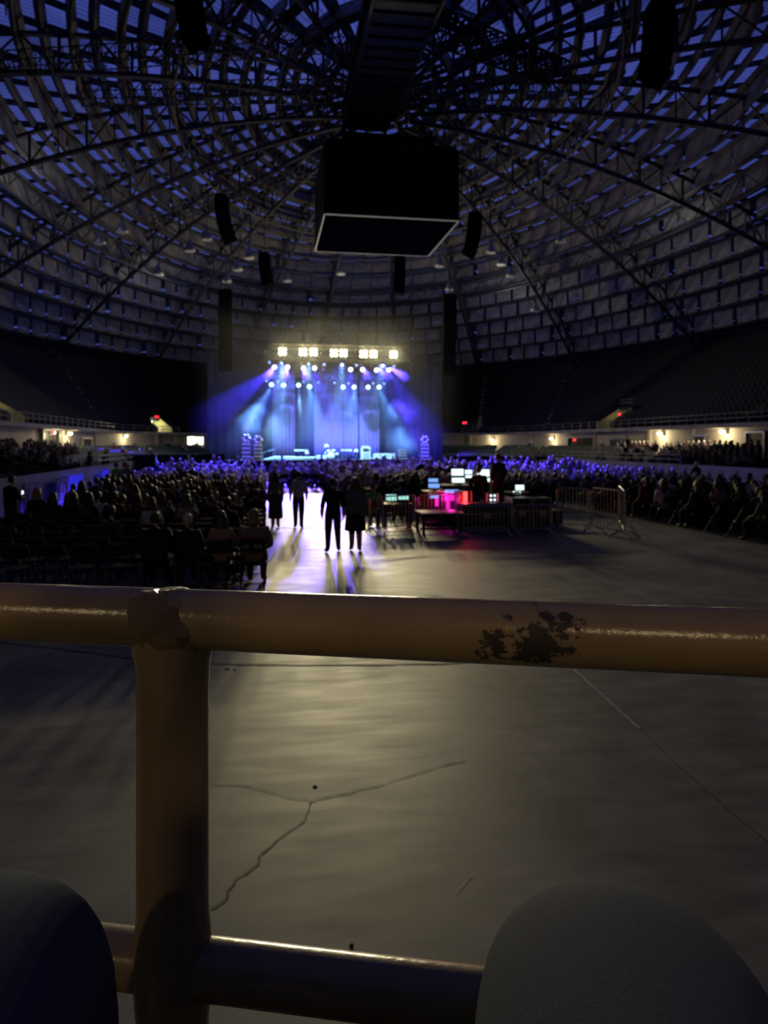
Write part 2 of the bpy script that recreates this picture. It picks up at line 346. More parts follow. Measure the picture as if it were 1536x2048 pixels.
# floor
fl = MB().add([(-60, -40, 0), (60, -40, 0), (60, 125, 0), (-60, 125, 0)], [(0, 1, 2, 3)]).build('floor', M['floor']); tag(fl, kind='structure')
def ribbon(name, pix, w, m, z=.004, wob=0):
    pts = [G(x, y) for x, y in pix]
    if wob:
        dense = []
        for a, b in zip(pts, pts[1:]):
            for k in range(5):
                p = a.lerp(b, k / 5); dense.append(p + Vector((random.uniform(-wob, wob), random.uniform(-wob, wob), 0)))
        pts = dense + [pts[-1]]
    mb = MB(); vs = []
    for i, p in enumerate(pts):
        t = (pts[min(i + 1, len(pts) - 1)] - pts[max(i - 1, 0)]).normalized(); nrm = Vector((-t.y, t.x, 0)); ww = w * (random.uniform(.5, 1.3) if wob else 1)
        vs += [p + nrm * ww / 2 + Vector((0, 0, z)), p - nrm * ww / 2 + Vector((0, 0, z))]
    mb.add(vs, [(2 * i, 2 * i + 1, 2 * i + 3, 2 * i + 2) for i in range(len(pts) - 1)])
    return mb.build(name, m, fl)
ribbon('floor_joint', [(-80, 1276), (75, 1293), (270, 1318), (420, 1327), (600, 1331), (780, 1330), (880, 1328), (975, 1322), (1100, 1316)], .05, M['joint'], wob=.01)
ribbon('floor_crack', [(930, 1520), (870, 1535), (790, 1562), (700, 1585), (622, 1602), (610, 1640), (575, 1665), (520, 1710), (515, 1730), (470, 1760), (450, 1800), (400, 1830)], .011, M['joint'], wob=.012)
ribbon('floor_crack', [(622, 1602), (560, 1590), (490, 1572), (380, 1566)], .008, M['joint'], wob=.012)
ribbon('painted_line', [(1100, 1297), (1143, 1335), (1270, 1450), (1280, 1458)], .02, M['whiteline'])
ribbon('painted_line', [(1284, 1462), (1345, 1520), (1400, 1570), (1470, 1630), (1600, 1735)], .012, M['tape'], wob=.004)
ribbon('floor_scratch', [(945, 1748), (930, 1766), (912, 1785)], .005, M['whiteline'])
ribbon('floor_tape', [(848, 1189), (884, 1192)], .11, M['tape'])
ribbon('cable_line', [(480, 1054), (560, 1056), (660, 1057), (745, 1058)], .09, M['joint'], .012)
for (x, y, r) in ((630, 1573, .018), (703, 1890, .012), (455, 1338, .03), (470, 1340, .02)):
    MB().lathe([(r, 0), (r, .004), (r * .6, .007)], 8, G(x, y)).build('floor_bolt', M['joint'], fl)

# dasher board (front of the lower tier), lower tier, concourse wall, upper deck
TIER = 0.9
def zt(ph): return 1.35
lw = bands([ring(lambda p: stad(p, 16.5), 0), ring(lambda p: stad(p, 16.5), zt), ring(lambda p: stad(p, 16.68), zt), ring(lambda p: stad(p, 16.68), .6)], 'wall_dasher', M['dasher'])
tag(lw, kind='structure')
loops = []; rows_lower = []
for i in range(7):
    R0 = 16.68 + i * .95; z = .60 + i * .17
    if i: loops.append(ring(lambda p: stad(p, R0), z - .17))
    loops.append(ring(lambda p: stad(p, R0), z)); rows_lower.append((R0 + .68, z))
loops.append(ring(lambda p: stad(p, 23.5), .60 + 6 * .17))
tag(bands(loops, 'floor_lower_tier', M['deck']), kind='structure')
tag(bands([ring(lambda p: stad(p, 23.5), 1.5), ring(lambda p: stad(p, 23.5), 3.75)], 'wall_concourse', M['wallpaint']), kind='structure')
SLAB = 3.8
tag(bands([ring(lambda p: stad(p, 23.5), SLAB - .18), ring(lambda p: stad(p, 22.6), SLAB - .18), ring(lambda p: stad(p, 22.6), SLAB + .1), ring(lambda p: stad(p, 23.4), SLAB + .1)], 'trim_slab_edge', M['slab']), kind='structure')
loops = []; rows_upper = []
NR = 16
for i in range(NR + 1):
    f0 = i / NR; z = SLAB + .1 + (12.4 - SLAB - .1) * (f0 ** 1.08); fn = lambda p, f=f0: stad(p, 23.4) * (1 - f) + ell_r(p) * 1.01 * f
    if i: loops.append(ring(fn, zprev, 640))
    loops.append(ring(fn, z, 640)); rows_upper.append((f0, z)); zprev = z
loops.append(ring(lambda p: ell_r(p) * 1.02, 13.4, 640))
PASS = [(330, 2.5), (36, 2.4), (1206, 2.4), (944, 2.2)]
def hit(px, R):                 # where the sight line of a pixel column leaves the oval of half width R
    dirv = (RT * ((px - 768) / F) + FW); last = None
    for k in range(1, 2400):
        t = k * .05; p = CAM + dirv * t; v = Vector((p.x, p.y - YC)); ph = math.atan2(v.y, v.x)
        if v.length < stad(ph, R): last = t
    p = CAM + dirv * last; return p, last
PASSPH = []
for px, w_ in PASS:
    p = hit(px, 23.2)[0]; PASSPH.append((math.atan2(p.y - YC, p.x) % (2 * PI), (w_ / 2 + .1) / math.hypot(p.x, p.y - YC)))
def in_pass(ph, grow=1.0): return any(abs((ph - a + PI) % (2 * PI) - PI) < h * grow for a, h in PASSPH)
tag(bands(loops, 'floor_upper_deck', M['deck'], skip=lambda i, ph: i < 7 and in_pass(ph)), kind='structure')

# guard rails: one thing for each side, pipes and posts as parts
def guard(name, label, R, z0, h, ph0, ph1, npost, nrail=2, group=None):
    t = thing(name, label, 'railing', group=group)
    def pt(ph, z): r = stad(ph, R); return (r * math.cos(ph), YC + r * math.sin(ph), z)
    for j in range(nrail):
        z = z0 + h * (j + 1) / nrail
        MB().tube([pt(ph0 + (ph1 - ph0) * k / 60, z) for k in range(61)], .028, 6).build('rail', M['galv'], t)
    pm = MB().tube([(0, 0, 0), (0, 0, h)], .028, 6).mesh('post', M['galv'])
    for k in range(npost):
        o = bpy.data.objects.new('post', pm); COL.objects.link(o); o.parent = t; o.location = pt(ph0 + (ph1 - ph0) * k / (npost - 1), z0)
    return t
D = math.radians
guard('balcony_railing', 'grey pipe railing along upper balcony edge on the left side of the hall', 22.7, SLAB + .1, .66, D(112), D(186), 26)
guard('balcony_railing', 'grey pipe railing along upper balcony edge on the right side of the hall', 22.7, SLAB + .1, .66, D(68), D(-24), 34)
guard('front_railing', 'low grey pipe railing on the white boards left of the floor seats', 16.6, 1.35, .55, D(148), D(196), 14)
guard('front_railing', 'low grey pipe railing on the white boards right of the floor seats', 16.6, 1.35, .55, D(40), D(-24), 18)

# ------------------------------------------------------------------ dome
def zd(r): return 13.0 + 12.6 * (1 - r * r)
def ept(t, r, z): return Vector((EA * r * math.cos(t), EY + EB * r * math.sin(t), z))
NRING, NRIB = 16, 20
RK = [1.0 - k * .94 / NRING for k in range(NRING + 1)]
n = 80
loops = [[ept(2 * PI * k / n, r, zd(r) + 1.3) for k in range(n)] for r in [1.03] + RK]
ceil = bands(loops, 'ceiling', M['shell'], inward=True); tag(ceil, kind='structure')
boards, panes = [], []
ZT = [zd((RK[k] + RK[k + 1]) / 2) + .25 for k in range(NRING)]
for k in range(NRING):
    rin = RK[k + 1]
    bay = 2 * PI / NRIB
    length = bay * math.hypot(EA, EB) / 1.414 * RK[k]
    for b in range(NRIB):
        t0 = b * bay + D(0)
        # bay length differs round the ellipse
        L = (ept(t0, RK[k], 0) - ept(t0 + bay, RK[k], 0)).length
        npan = max(1, round(L / 2.6))
        for j in range(npan):
            ta = t0 + bay * (j + .15) / npan; tb = t0 + bay * (j + .85) / npan
            z = ZT[k] + random.uniform(-.02, .02)
            for (ra, rb) in ((RK[k] - .002, RK[k] * .53 + rin * .47), (RK[k] * .47 + rin * .53, rin + .002)):
                panes.append([ept(ta, ra, z), ept(tb, ra, z), ept(tb, rb, z), ept(ta, rb, z)])
            ztop = (ZT[k + 1] if k + 1 < NRING else ZT[k] + .3) + .05
            ta = t0 + bay * (j + .02) / npan; tb = t0 + bay * (j + .98) / npan
            gap = random.random() < .06 + (.14 if k < 4 else 0)
            if gap: tb = ta + (tb - ta) * .72
            elif k < 5: tb = ta + (tb - ta) * random.uniform(.84, .93)
            zb_ = ZT[k] - .62 - random.uniform(0, .06)
            lean = random.uniform(-.004, .004)
            boards.append([ept(ta, rin + lean, zb_), ept(tb, rin + lean, zb_), ept(tb, rin, ztop), ept(ta, rin, ztop)])
def pixarea(q):
    ps = [proj(p) for p in q]
    if any(p is None for p in ps): return 0
    cx = sum(p[0] for p in ps) / 4; cy_ = sum(p[1] for p in ps) / 4
    if not (-20 < cx < 1556 and -20 < cy_ < 2060): return 0
    a = 0
    for i in range(4): a += ps[i][0] * ps[(i + 1) % 4][1] - ps[(i + 1) % 4][0] * ps[i][1]
    return abs(a) / 2
def slabs(quads, name, m, th, restname):
    quads = sorted(quads, key=pixarea, reverse=True); rest = MB(); ruv = []
    def geo(q):
        nrm = (q[1] - q[0]).cross(q[3] - q[0]).normalized() * th
        return [p for p in q] + [p + nrm for p in q]
    FS = [(3, 2, 1, 0), (4, 5, 6, 7), (0, 1, 5, 4), (1, 2, 6, 5), (2, 3, 7, 6), (3, 0, 4, 7)]
    UV = [(0, 0), (1, 0), (1, 1), (0, 1)] * 2
    def uvs(me):
        l = me.uv_layers.new(name='UVMap'); idx = np.empty(len(me.loops), dtype=np.int32); me.loops.foreach_get('vertex_index', idx)
        l.data.foreach_set('uv', np.array(UV, dtype=np.float32)[idx % 8].ravel())
    for i, q in enumerate(quads):
        vs = geo(q)
        if i < 290:
            c = sum(q, Vector()) / 4; o = MB().add([v - c for v in vs], FS).build(name, m, ceil, loc=c); uvs(o.data)
        else: rest.add(vs, FS)
    o = rest.build(restname, m, ceil); uvs(o.data); tag(o, kind='stuff')
slabs(boards, 'acoustic_board', M['board'], .06, 'acoustic_boards_beyond')
slabs(panes, 'skylight_pane', M['sky'], .03, 'skylight_panes_beyond')
for k in range(NRING):          # ring purlins: a lip under the boards and the bar between the two rows of panes
    mb = MB(); nn = 100; rin = RK[k + 1]
    for (r, z, w) in ((rin - .004, ZT[k] - .65, .12), ((RK[k] + rin) / 2, ZT[k] - .06, .26), (RK[k] - .004, ZT[k] - .06, .22)):
        mb.tube([ept(2 * PI * j / nn, r, z) for j in range(nn)], w, 4, closed=True)
    tag(mb.build('ring_purlin', M['truss'], ceil), kind='stuff')
for b in range(NRIB):           # radial rib trusses hung under the boards
    t = 2 * PI * b / NRIB; mb = MB(); K = 22
    bot = [ept(t, 1.0 - i * .95 / K, zd(1.0 - i * .95 / K) - 1.75 - .25 * math.sin(PI * i / K)) for i in range(K + 1)]
    top = [ept(t, 1.0 - i * .95 / K, zd(1.0 - i * .95 / K) - .15) for i in range(K + 1)]
    mb.tube(bot, .17, 5); mb.tube(top, .15, 5)
    for i in range(K):
        if i % 2 == 0:
            mb.bar(bot[i], top[i], .14); mb.bar(bot[i], top[i + 1], .1)
            if i: mb.bar(bot[i], top[i - 1], .1)
        else: mb.bar(bot[i], top[i], .08)
    o = mb.build('roof_truss', M['truss'], ceil)
for (r, b0, b1) in ((.62, 0, 20), (.34, 0, 20)):     # cross bracing between ribs (ring trusses)
    for b in range(NRIB):
        t0 = 2 * PI * b / NRIB; t1 = t0 + 2 * PI / NRIB; mb = MB()
        za = zd(r) - 2.0; K = 6
        lo = [ept(t0 + (t1 - t0) * i / K, r, za) for i in range(K + 1)]; hi = [p + Vector((0, 0, 1.5)) for p in lo]
        mb.tube(lo, .09, 4); mb.tube(hi, .09, 4)
        for i in range(K): mb.bar(lo[i], hi[i + 1], .07) if i % 2 else mb.bar(hi[i], lo[i + 1], .07)
        mb.build('ring_truss', M['truss'], ceil)

# catwalks and rigging beams under the crown
def lattice(name, label, cat, a, b, w, h, m, n, group=None, deck=False):
    a, b = Vector(a), Vector(b); t = thing(name, label, cat, group=group); d = (b - a).normalized(); s_ = Vector((-d.y, d.x, 0)).normalized() * w / 2; u = Vector((0, 0, h))
    r = max(.03, w * .045)
    for q in (s_, -s_, s_ + u, -s_ + u): MB().tube([a + q, b + q], r, 6).build('chord', m, t)
    mb = MB()
    for i in range(n):
        p, q = a.lerp(b, i / n), a.lerp(b, (i + 1) / n)
        for sg in (s_, -s_):
            (mb.bar(p + sg, q + sg + u, r * 1.2) if i % 2 else mb.bar(p + sg + u, q + sg, r * 1.2)); mb.bar(p + sg, p + sg + u, r * 1.2)
        mb.bar(p + s_, p - s_, r * 1.2); mb.bar(p + s_ + u, q - s_ + u, r * 1.2)
    mb.build('lacing', m, t)
    if deck: MB().bar(a + Vector((0, 0, .05)), b + Vector((0, 0, .05)), w * .95, .06).build('deck', m, t)
    return t
lattice('catwalk', 'dark steel catwalk running along the crown toward the hanging scoreboard', 'catwalk', PA(820, 0, 24) + Vector((0, -6, 0)), PA(728, 262, 43), 2.6, 1.3, M['black'], 22, deck=True)
lattice('catwalk', 'long cross catwalk under the roof with small pale fixtures', 'catwalk', P(160, 205, 40), P(1190, 190, 40), .9, .9, M['truss'], 40)
lattice('catwalk', 'higher cross catwalk passing in front of the blue skylights', 'catwalk', P(-60, 150, 33), P(700, 95, 36), .8, .8, M['truss'], 30)
lattice('catwalk', 'dark side catwalk right of the crown near the topmost speaker array', 'catwalk', P(830, 60, 30), P(1120, 165, 40), 1.2, 1.0, M['black'], 24)
lattice('catwalk', 'narrow catwalk left of the scoreboard above the small speaker arrays', 'catwalk', P(300, 455, 60), P(640, 345, 52), .8, .8, M['truss'], 24)
for (x, y, d, lab) in ((728, 155, 36, 'small lit work lamp on the crown catwalk'), (385, 132, 37, 'pale lamp housing under the left roof catwalk'), (1128, 195, 39, 'pale lamp housing at the right end of the cross catwalk')):
    t = thing('work_lamp', lab, 'lamp', P(x, y, d)); MB().box((0, 0, .1), (.5, .3, .3)).build('housing', M['alu'], t)
    MB().ball((0, -.18, .05), .12, 10).build('lens', M['walllens'] if x == 728 else M['dimlens'], t); MB().bar((0, 0, .2), (0, 0, 1.6), .04).build('hanger', M['truss'], t)
# high-bay lamps on the ribs
hb = thing('high_bay_lamp', 'x', 'lamp', group='high bay lamps hung from the roof ribs')
MB().lathe([(.12, 1.0), (.16, .7), (.42, .25), (.5, 0)], 12).build('reflector', M['alu'], hb, True); MB().lathe([(.44, -.04), (.45, .01)], 12).build('lens', M['dimlens'], hb)
MB().bar((0, 0, 1.0), (0, 0, 2.4), .06).build('hanger', M['truss'], hb); proto_children(hb)
HBL = [(370, 492), (272, 460), (410, 505), (487, 485), (480, 505), (322, 530), (208, 495), (450, 545), (1005, 495), (933, 415), (905, 515), (935, 555), (1055, 535), (1098, 468), (880, 565), (1160, 600), (690, 530), (580, 545)]
USED = set()
for i, (x, y) in enumerate(sorted(HBL)):
    h = hb if i == 0 else copy_tree(hb)
    best = min(q for q in ((abs(proj(ept(2 * PI * b / NRIB, r, zd(r) - 3.2))[0] - x) + abs(proj(ept(2 * PI * b / NRIB, r, zd(r) - 3.2))[1] - y), b, r) for b in range(20) for r in (.4, .45, .5, .55, .6, .65, .7, .75) if math.sin(2 * PI * b / 20) > -.2) if q[1:] not in USED); USED.add(best[1:])
    h.location = ept(2 * PI * best[1] / NRIB, best[2], zd(best[2]) - 4.1)
    h['label'] = f'pale unlit high bay lamp on the roof ribs, {ordw(i + 1)} counting from the left'
# added fill lights without fixtures, to brighten the roof ribs and boards
for (x, y, z, w) in ((-21, 50, 18.3, 190), (21, 50, 18.3, 190), (-17, 72, 17, 200), (17, 72, 17, 200), (0, 80, 15.3, 200), (-28, 30, 16, 120), (28, 30, 16, 120)):
    point((x, y, z), (1.0, .93, .82), w * .72, .45, 'house_lamp_light')

# ------------------------------------------------------------------ hanging scoreboard
Y0 = 42.0; a = PA(650, 430, Y0); b = PA(918, 438, Y0); zb = (a.z + b.z) / 2; w = b.x - a.x; dep = w * 1.02; hgt = PA(760, 280, Y0).z - zb
sb = thing('scoreboard', 'big black four-sided scoreboard hanging under the crown of the dome', 'scoreboard', ((a.x + b.x) / 2, Y0 + dep / 2, zb))
MB().box((0, 0, hgt / 2), (w * .96, dep * .96, hgt)).build('core', M['black'], sb)
fm = MB().box((0, 0, 0), (w * .97, .12, hgt * .94)).mesh('screen_face', M['black'])
for k in range(4):
    o = bpy.data.objects.new('screen_face', fm); COL.objects.link(o); o.parent = sb; o.rotation_euler = (0, 0, k * PI / 2); o.location = (math.sin(k * PI / 2) * dep * .49, -math.cos(k * PI / 2) * dep * .49, hgt * .49)
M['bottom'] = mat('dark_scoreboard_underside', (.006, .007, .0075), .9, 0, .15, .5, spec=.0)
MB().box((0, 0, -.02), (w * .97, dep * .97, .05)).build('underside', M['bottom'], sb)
M['trimlight'] = mat('pale_edge_strip', (.8, .78, .68), .5, emit=((1, .95, .8), .09))
for k in range(4):
    s_ = math.sin(k * PI / 2), -math.cos(k * PI / 2)
    MB().box((0, 0, 0), (w * .99, .07, .07)).build('edge_strip', M['trimlight'], sb).matrix_local = Matrix.Translation((s_[0] * dep * .492, s_[1] * dep * .492, -.02)) @ Matrix.Rotation(k * PI / 2, 4, 'Z')
for k in range(6): MB().lathe([(.09, -.02), (.1, .06)], 8, (-w * .36 + k * w * .145, -dep * .5, hgt * .93)).build('lamp_fitting', M['alu'], sb)
for sx in (-1, 1):
    for sy in (-1, 1): MB().bar((sx * w * .3, sy * dep * .3, hgt), (sx * w * .25, sy * dep * .25, hgt + 4.6), .12).build('hanger', M['truss'], sb)
MB().box((0, 0, hgt + .5), (w * .7, dep * .7, .9)).build('winch_frame', M['black'], sb)

# ------------------------------------------------------------------ hanging speaker arrays
def line_array(label, px, py0, py1, px1, d, n, cw, tilt0=0, curl=0, face=None, jdir=0):
    top = P(px, py0, d); bot = P(px1, py1, d); H = top.z - bot.z; ch = H / n
    t = thing('line_array_speaker', label, 'speaker', top, -TH if face is None else face, 'hanging speaker arrays')
    MB().box((0, 0, .1), (cw * .8, .7, .14)).build('rigging_frame', M['black'], t); MB().bar((0, 0, .15), (0, 0, 5.0), .05).build('chain', M['black'], t)
    sh = (px1 - px) / F * d
    for i in range(n):
        f = (i + .5) / n; cb = f * f
        rot = Matrix.Rotation(-jdir * 1.0 * cb * curl, 3, 'Y') @ Matrix.Rotation(-curl * cb * .6, 3, 'X')
        m_ = MB().box((0, 0, 0), (cw, .75, ch * .93), taper=1.0); m_.box((0, -.36, 0), (cw * .9, .06, ch * .7))
        o = m_.build('speaker_cabinet', M['speaker'], t); o.location = (sh * cb, -.5 * curl * cb, -ch * (i + .5)); o.rotation_euler = rot.to_euler()
    return t
line_array('long black main speaker hang left of the stage', 451, 583, 742, 451, 66, 16, 1.22, face=0)
line_array('long black main speaker hang right of the stage', 899, 592, 750, 896, 68, 16, 1.22, face=0)
line_array('black curved speaker array, upper of two left of scoreboard', 443, 395, 484, 462, 52, 8, .95, curl=.5, jdir=1)
line_array('black curved speaker array close to the scoreboard on its right', 950, 430, 512, 936, 50, 8, .95, curl=.6, jdir=-1)
line_array('small black curved speaker array below and left of the scoreboard', 529, 510, 574, 538, 60, 8, .95, curl=.35, jdir=1)
line_array('small black speaker array just below scoreboard on right', 800, 517, 588, 797, 60, 8, .95, curl=.25, jdir=-1)
line_array('large black curved speaker array near the roof top on left', 374, -60, 95, 398, 27, 9, .95, curl=.5, jdir=1)
line_array('large black curved speaker array near the roof top on right', 1318, 15, 165, 1300, 27, 9, .98, curl=.5, jdir=-1)

# ------------------------------------------------------------------ concourse: lamps, doors, signs, passages
def wall_at(px, py, R):         # point and outward angle
    p, d = hit(px, R); z = CAM.z - (py - HZ) / F * d
    ph = math.atan2(p.y - YC, p.x); e = 1e-3
    q = Vector((stad(ph + e, R) * math.cos(ph + e), YC + stad(ph + e, R) * math.sin(ph + e), 0)); q0 = Vector((stad(ph, R) * math.cos(ph), YC + stad(ph, R) * math.sin(ph), 0))
    tg = (q - q0).normalized()          # runs anticlockwise; outward normal is to its right
    out = Vector((tg.y, -tg.x, 0)); return Vector((p.x, p.y, z)), math.atan2(-out.x, out.y), d, out
WL = [(103, 860, 'above the red exit door on the left'), (137, 866, 'just right of the left exit door'), (250, 872, 'above green seats left of the stage'),
      (985, 879, 'nearest the stage on the right wall'), (1105, 877, 'beside the right exit door'), (1322, 867, 'in the middle of the right wall'), (1447, 860, 'toward the right end of the wall')]
for px, py, lab in WL:
    p, rz, d, out = wall_at(px, py, 23.3)
    p.z = min(p.z, SLAB - .42)
    t = thing('wall_lamp', 'glowing amber wall lamp ' + lab, 'lamp', p, rz, 'concourse wall lamps')
    MB().box((0, .1, 0), (.5, .2, .34), taper=.85).build('housing', M['alu'], t); MB().lathe([(.05, -.12), (.17, -.06), (.2, .02), (.16, .1)], 12, (0, -.12, -.02)).build('lens', M['walllens'], t, True)
    point(p - out * .55 + Vector((0, 0, -.22)), (1.0, .78, .42), 95, .12, 'wall_lamp_light')
def exit_sign(px, py, R, lab, size=.5):
    p, rz, d, out = wall_at(px, py, R)
    t = thing('exit_sign', lab, 'sign', p, rz, 'red exit signs'); MB().box((0, 0, 0), (size, .08, size * .5)).build('case', M['black'], t)
    lettering('exit_letters', 'EXIT', size * .5, M['exitred'], t, (0, -.05, 0), PI / 2, .01, .012)
    return t
exit_sign(105, 865, 22.9, 'red EXIT sign over the dark doorway left', .6); exit_sign(1150, 880, 22.9, 'red EXIT sign over the dark doorway on the right wall', .6)
exit_sign(313, 834, 23.6, 'red EXIT sign in the yellow passage left of stage', .7); exit_sign(930, 846, 23.6, 'red EXIT sign on a post right of the stage', .7)
exit_sign(1240, 829, 23.6, 'red EXIT sign over the right upper passage', .5)
def door(nm, px0, px1, py0, m):
    p0, rz, d, out = wall_at((px0 + px1) / 2, py0, 23.4); w = (hit(px1, 23.4)[0] - hit(px0, 23.4)[0]).length
    zt_ = p0.z; zb_ = 1.6; t = bpy.data.objects.new(nm, None); COL.objects.link(t); t.location = (p0.x, p0.y, zb_); t.rotation_euler = (0, 0, rz); t['kind'] = 'structure'
    h = zt_ - zb_
    MB().box((0, .02, h / 2), (w, .05, h)).build('door_leaf', m, t)
    for sx in (-1, 1): MB().box((sx * (w / 2 + .06), -.03, h / 2), (.12, .16, h)).build('door_frame', M['alu'], t)
    MB().box((0, -.03, h + .06), (w + .24, .16, .12)).build('door_frame', M['alu'], t)
door('door_1', 87, 117, 862, M['black']); door('door_2', 1136, 1188, 876, M['black'])
M['brownboard'] = mat('brown_board', (.10, .075, .05), .7, 0, .2, 2)
door('door_3', 165, 182, 878, M['brownboard']); door('door_4', 1222, 1250, 880, M['brownboard']); door('door_5', 1390, 1410, 873, M['brownboard']); door('door_6', 1494, 1528, 866, M['brownboard'])
for i, px in enumerate((84, 190, 314, 352, 940, 1060, 1190, 1300, 1385)):
    p, rz, d, out = wall_at(px, 880, 23.42); o = MB().box((0, 0, 1.1), (.4, .25, 2.2)).build(f'trim_{i + 1}', M['wallpaint'], loc=(p.x, p.y, 1.5)); o.rotation_euler = (0, 0, rz); tag(o, kind='structure')
# lit service opening beside the stage
p0, rz, d, out = wall_at(389, 890, 22.9)
t = bpy.data.objects.new('window_1', None); COL.objects.link(t); t.location = (p0.x, p0.y, 1.5); t.rotation_euler = (0, 0, rz); t['kind'] = 'structure'
MB().box((0, .9, .95), (2.6, .06, 1.9)).build('back_panel', M['wallpaint'], t); MB().box((0, .3, 1.93), (2.6, 1.2, .06)).build('top_panel', M['wallpaint'], t)
for sx in (-1, 1): MB().box((sx * 1.3, .35, .95), (.08, 1.1, 1.9)).build('side_panel', M['wallpaint'], t)
for k in (-.55, .55): MB().tube([(k - .45, .1, 1.72), (k + .45, .1, 1.72)], .07, 8).build('fluorescent_tube', M['tube'], t)
MB().box((.3, .7, .5), (.5, .3, 1.0)).build('cabinet_panel', M['alu'], t)
point((p0.x - out.x * .1, p0.y - out.y * .1, 3.0), (1, 1, .85), 220, .2, 'tube_light')
# passages opening on the upper deck
def passage(nm, px, w, h, lit, m):
    p0, rz, d, out = wall_at(px, 860, 23.2); t = bpy.data.objects.new(nm, None); COL.objects.link(t); t.location = (p0.x, p0.y, SLAB + .12); t.rotation_euler = (0, 0, rz); t['kind'] = 'structure'
    for sx in (-1, 1):
        MB().add([(sx * w / 2 + e, y, z) for e in (-.08, .08) for y, z in ((0, 0), (2.8, 0), (2.8, h + .2), (2.2, h + .2), (0, .5))], [(0, 1, 2, 3, 4), (9, 8, 7, 6, 5)] + [(i, (i + 1) % 5 + 5 if False else i + 5, (i + 1) % 5 + 5, (i + 1) % 5) for i in range(5)]).build('side_panel', m, t)
    MB().box((0, 2.75, h / 2), (w, .08, h)).build('back_panel', m, t)
    MB().box((w * .1, 2.66, h * .42), (w * .4, .06, h * .84)).build('door_panel', M['tube'] if lit > 60 else M['black'], t)
    MB().box((0, 2.5, h + .2), (w + .3, .6, .3)).build('lintel_panel', M['deck'], t)
    for z in (h + .7, h + 1.0): MB().tube([(-w / 2, 2.3, z), (w / 2, 2.3, z)], .03, 6).build('rail', M['galv'], t)
    if lit: point(p0 + out * 1.7 + Vector((0, 0, -p0.z + SLAB + h * .8)), (1, .95, .4), lit, .1, 'passage_light')
passage('door_7', 330, 2.5, 1.75, 61, M['yellowwall']); passage('door_8', 36, 2.4, 1.6, 9, M['yellowwall']); passage('door_9', 1206, 2.4, 1.7, 7, M['yellowwall']); passage('door_10', 944, 2.2, 1.3, 8, M['deck'])
# aisle stairs of the upper deck
def stair(px, i):
    p, rz, d, out = wall_at(px, 860, 22.9); ph = math.atan2(p.y - YC, p.x); mb = MB()
    prev = None
    for k in range(1, NR):
        f, z = rows_upper[k]; f1 = rows_upper[k + 1][0]
        ra = stad(ph, 23.4) * (1 - f) + ell_r(ph) * 1.01 * f; rb = stad(ph, 23.4) * (1 - f1) + ell_r(ph) * 1.01 * f1
        for q in (0, .5):
            c = Vector(((ra + (rb - ra) * (q + .25)) * math.cos(ph), YC + (ra + (rb - ra) * (q + .25)) * math.sin(ph), z + .04 + .25 * q))
            mb.box(c, (1.1, (rb - ra) * .5, .1 + .5 * q), Matrix.Rotation(ph - PI / 2, 3, 'Z'))
    tag(mb.build('trim_stair', M['slab'], None), kind='structure')
for i, px in enumerate((-60, 95, 215, 960, 1090, 1230, 1440)): stair(px, i)

# ------------------------------------------------------------------ seats of the stands
def seat_mb():
    return MB().box((0, .02, .44), (.44, .42, .06)).box((0, .0 - .22, .68), (.44, .05, .46), Matrix.Rotation(.15, 3, 'X')).box((0, -.05, .2), (.08, .3, .4))
seat_me = seat_mb().mesh('arena_seat', M['greenseat'])
face_in = lambda x, y: math.atan2(-(0 - x), (58 - y))
STAND = []                      # every seat of the lower tier in the part of the hall in view
for r, (R, z) in enumerate(rows_lower[:6]):
    for side, (a0, a1) in (('left', (108, 200)), ('right', (72, -30))):
        ph = D(a0); step = -1 if a1 < a0 else 1; k = 0
        while (ph < D(a1)) if step > 0 else (ph > D(a1)):
            rr = stad(ph, R); STAND.append((rr * math.cos(ph), YC + rr * math.sin(ph), z, side, r, k, ph))
            q = stad(ph + .001, R); ds = math.hypot(q * math.cos(ph + .001) - rr * math.cos(ph), q * math.sin(ph + .001) - rr * math.sin(ph)) / .001
            ph += step * .6 / ds; k += 1
            if k % 17 == 0: ph += step * 1.3 / ds
def inward(x, y, ph): return ph + PI / 2
rest = MB(); nseat = 0; standsel = []
for s in STAND:
    pr = proj((s[0], s[1], s[2] + .6))
    if pr and -30 < pr[0] < 1570: standsel.append((pr[2], s, pr))
standsel.sort(key=lambda q: q[0])
STANDP = []                     # occupied
empty_seats = []
for d, s, pr in standsel:
    x = pr[0]
    occ = .55 if (s[3] == 'left' and x < 150) else .04 if s[3] == 'left' else (.75 if x > 1300 else .45 if x > 1230 else .03)
    if random.random() < occ: STANDP.append((d, s, pr))
    else: empty_seats.append(s)
for s in empty_seats:
    rz = inward(s[0], s[1], s[6])
    if nseat < 200 and s[4] >= 2:
        o = bpy.data.objects.new('arena_seat', seat_me); COL.objects.link(o); o.location = s[:3]; o.rotation_euler = (0, 0, rz); nseat += 1
        tag(o, f'green plastic arena seat, {ordw(s[4] + 1)} row of the {s[3]} stand, {ordw(s[5] + 1)} from the stage', 'seat', 'green seats of the lower tier')
    else:
        R_ = Matrix.Rotation(rz, 4, 'Z'); b_ = seat_mb(); rest.add([R_ @ Vector(v) + Vector(s[:3]) for v in b_.v], b_.f)
tag(rest.build('arena_seats_beyond', M['greenseat']), 'green plastic seats filling the rest of the lower stands', 'seats', kind='stuff')
rest = MB()                     # empty upper deck: dark rows of seats, thousands of them
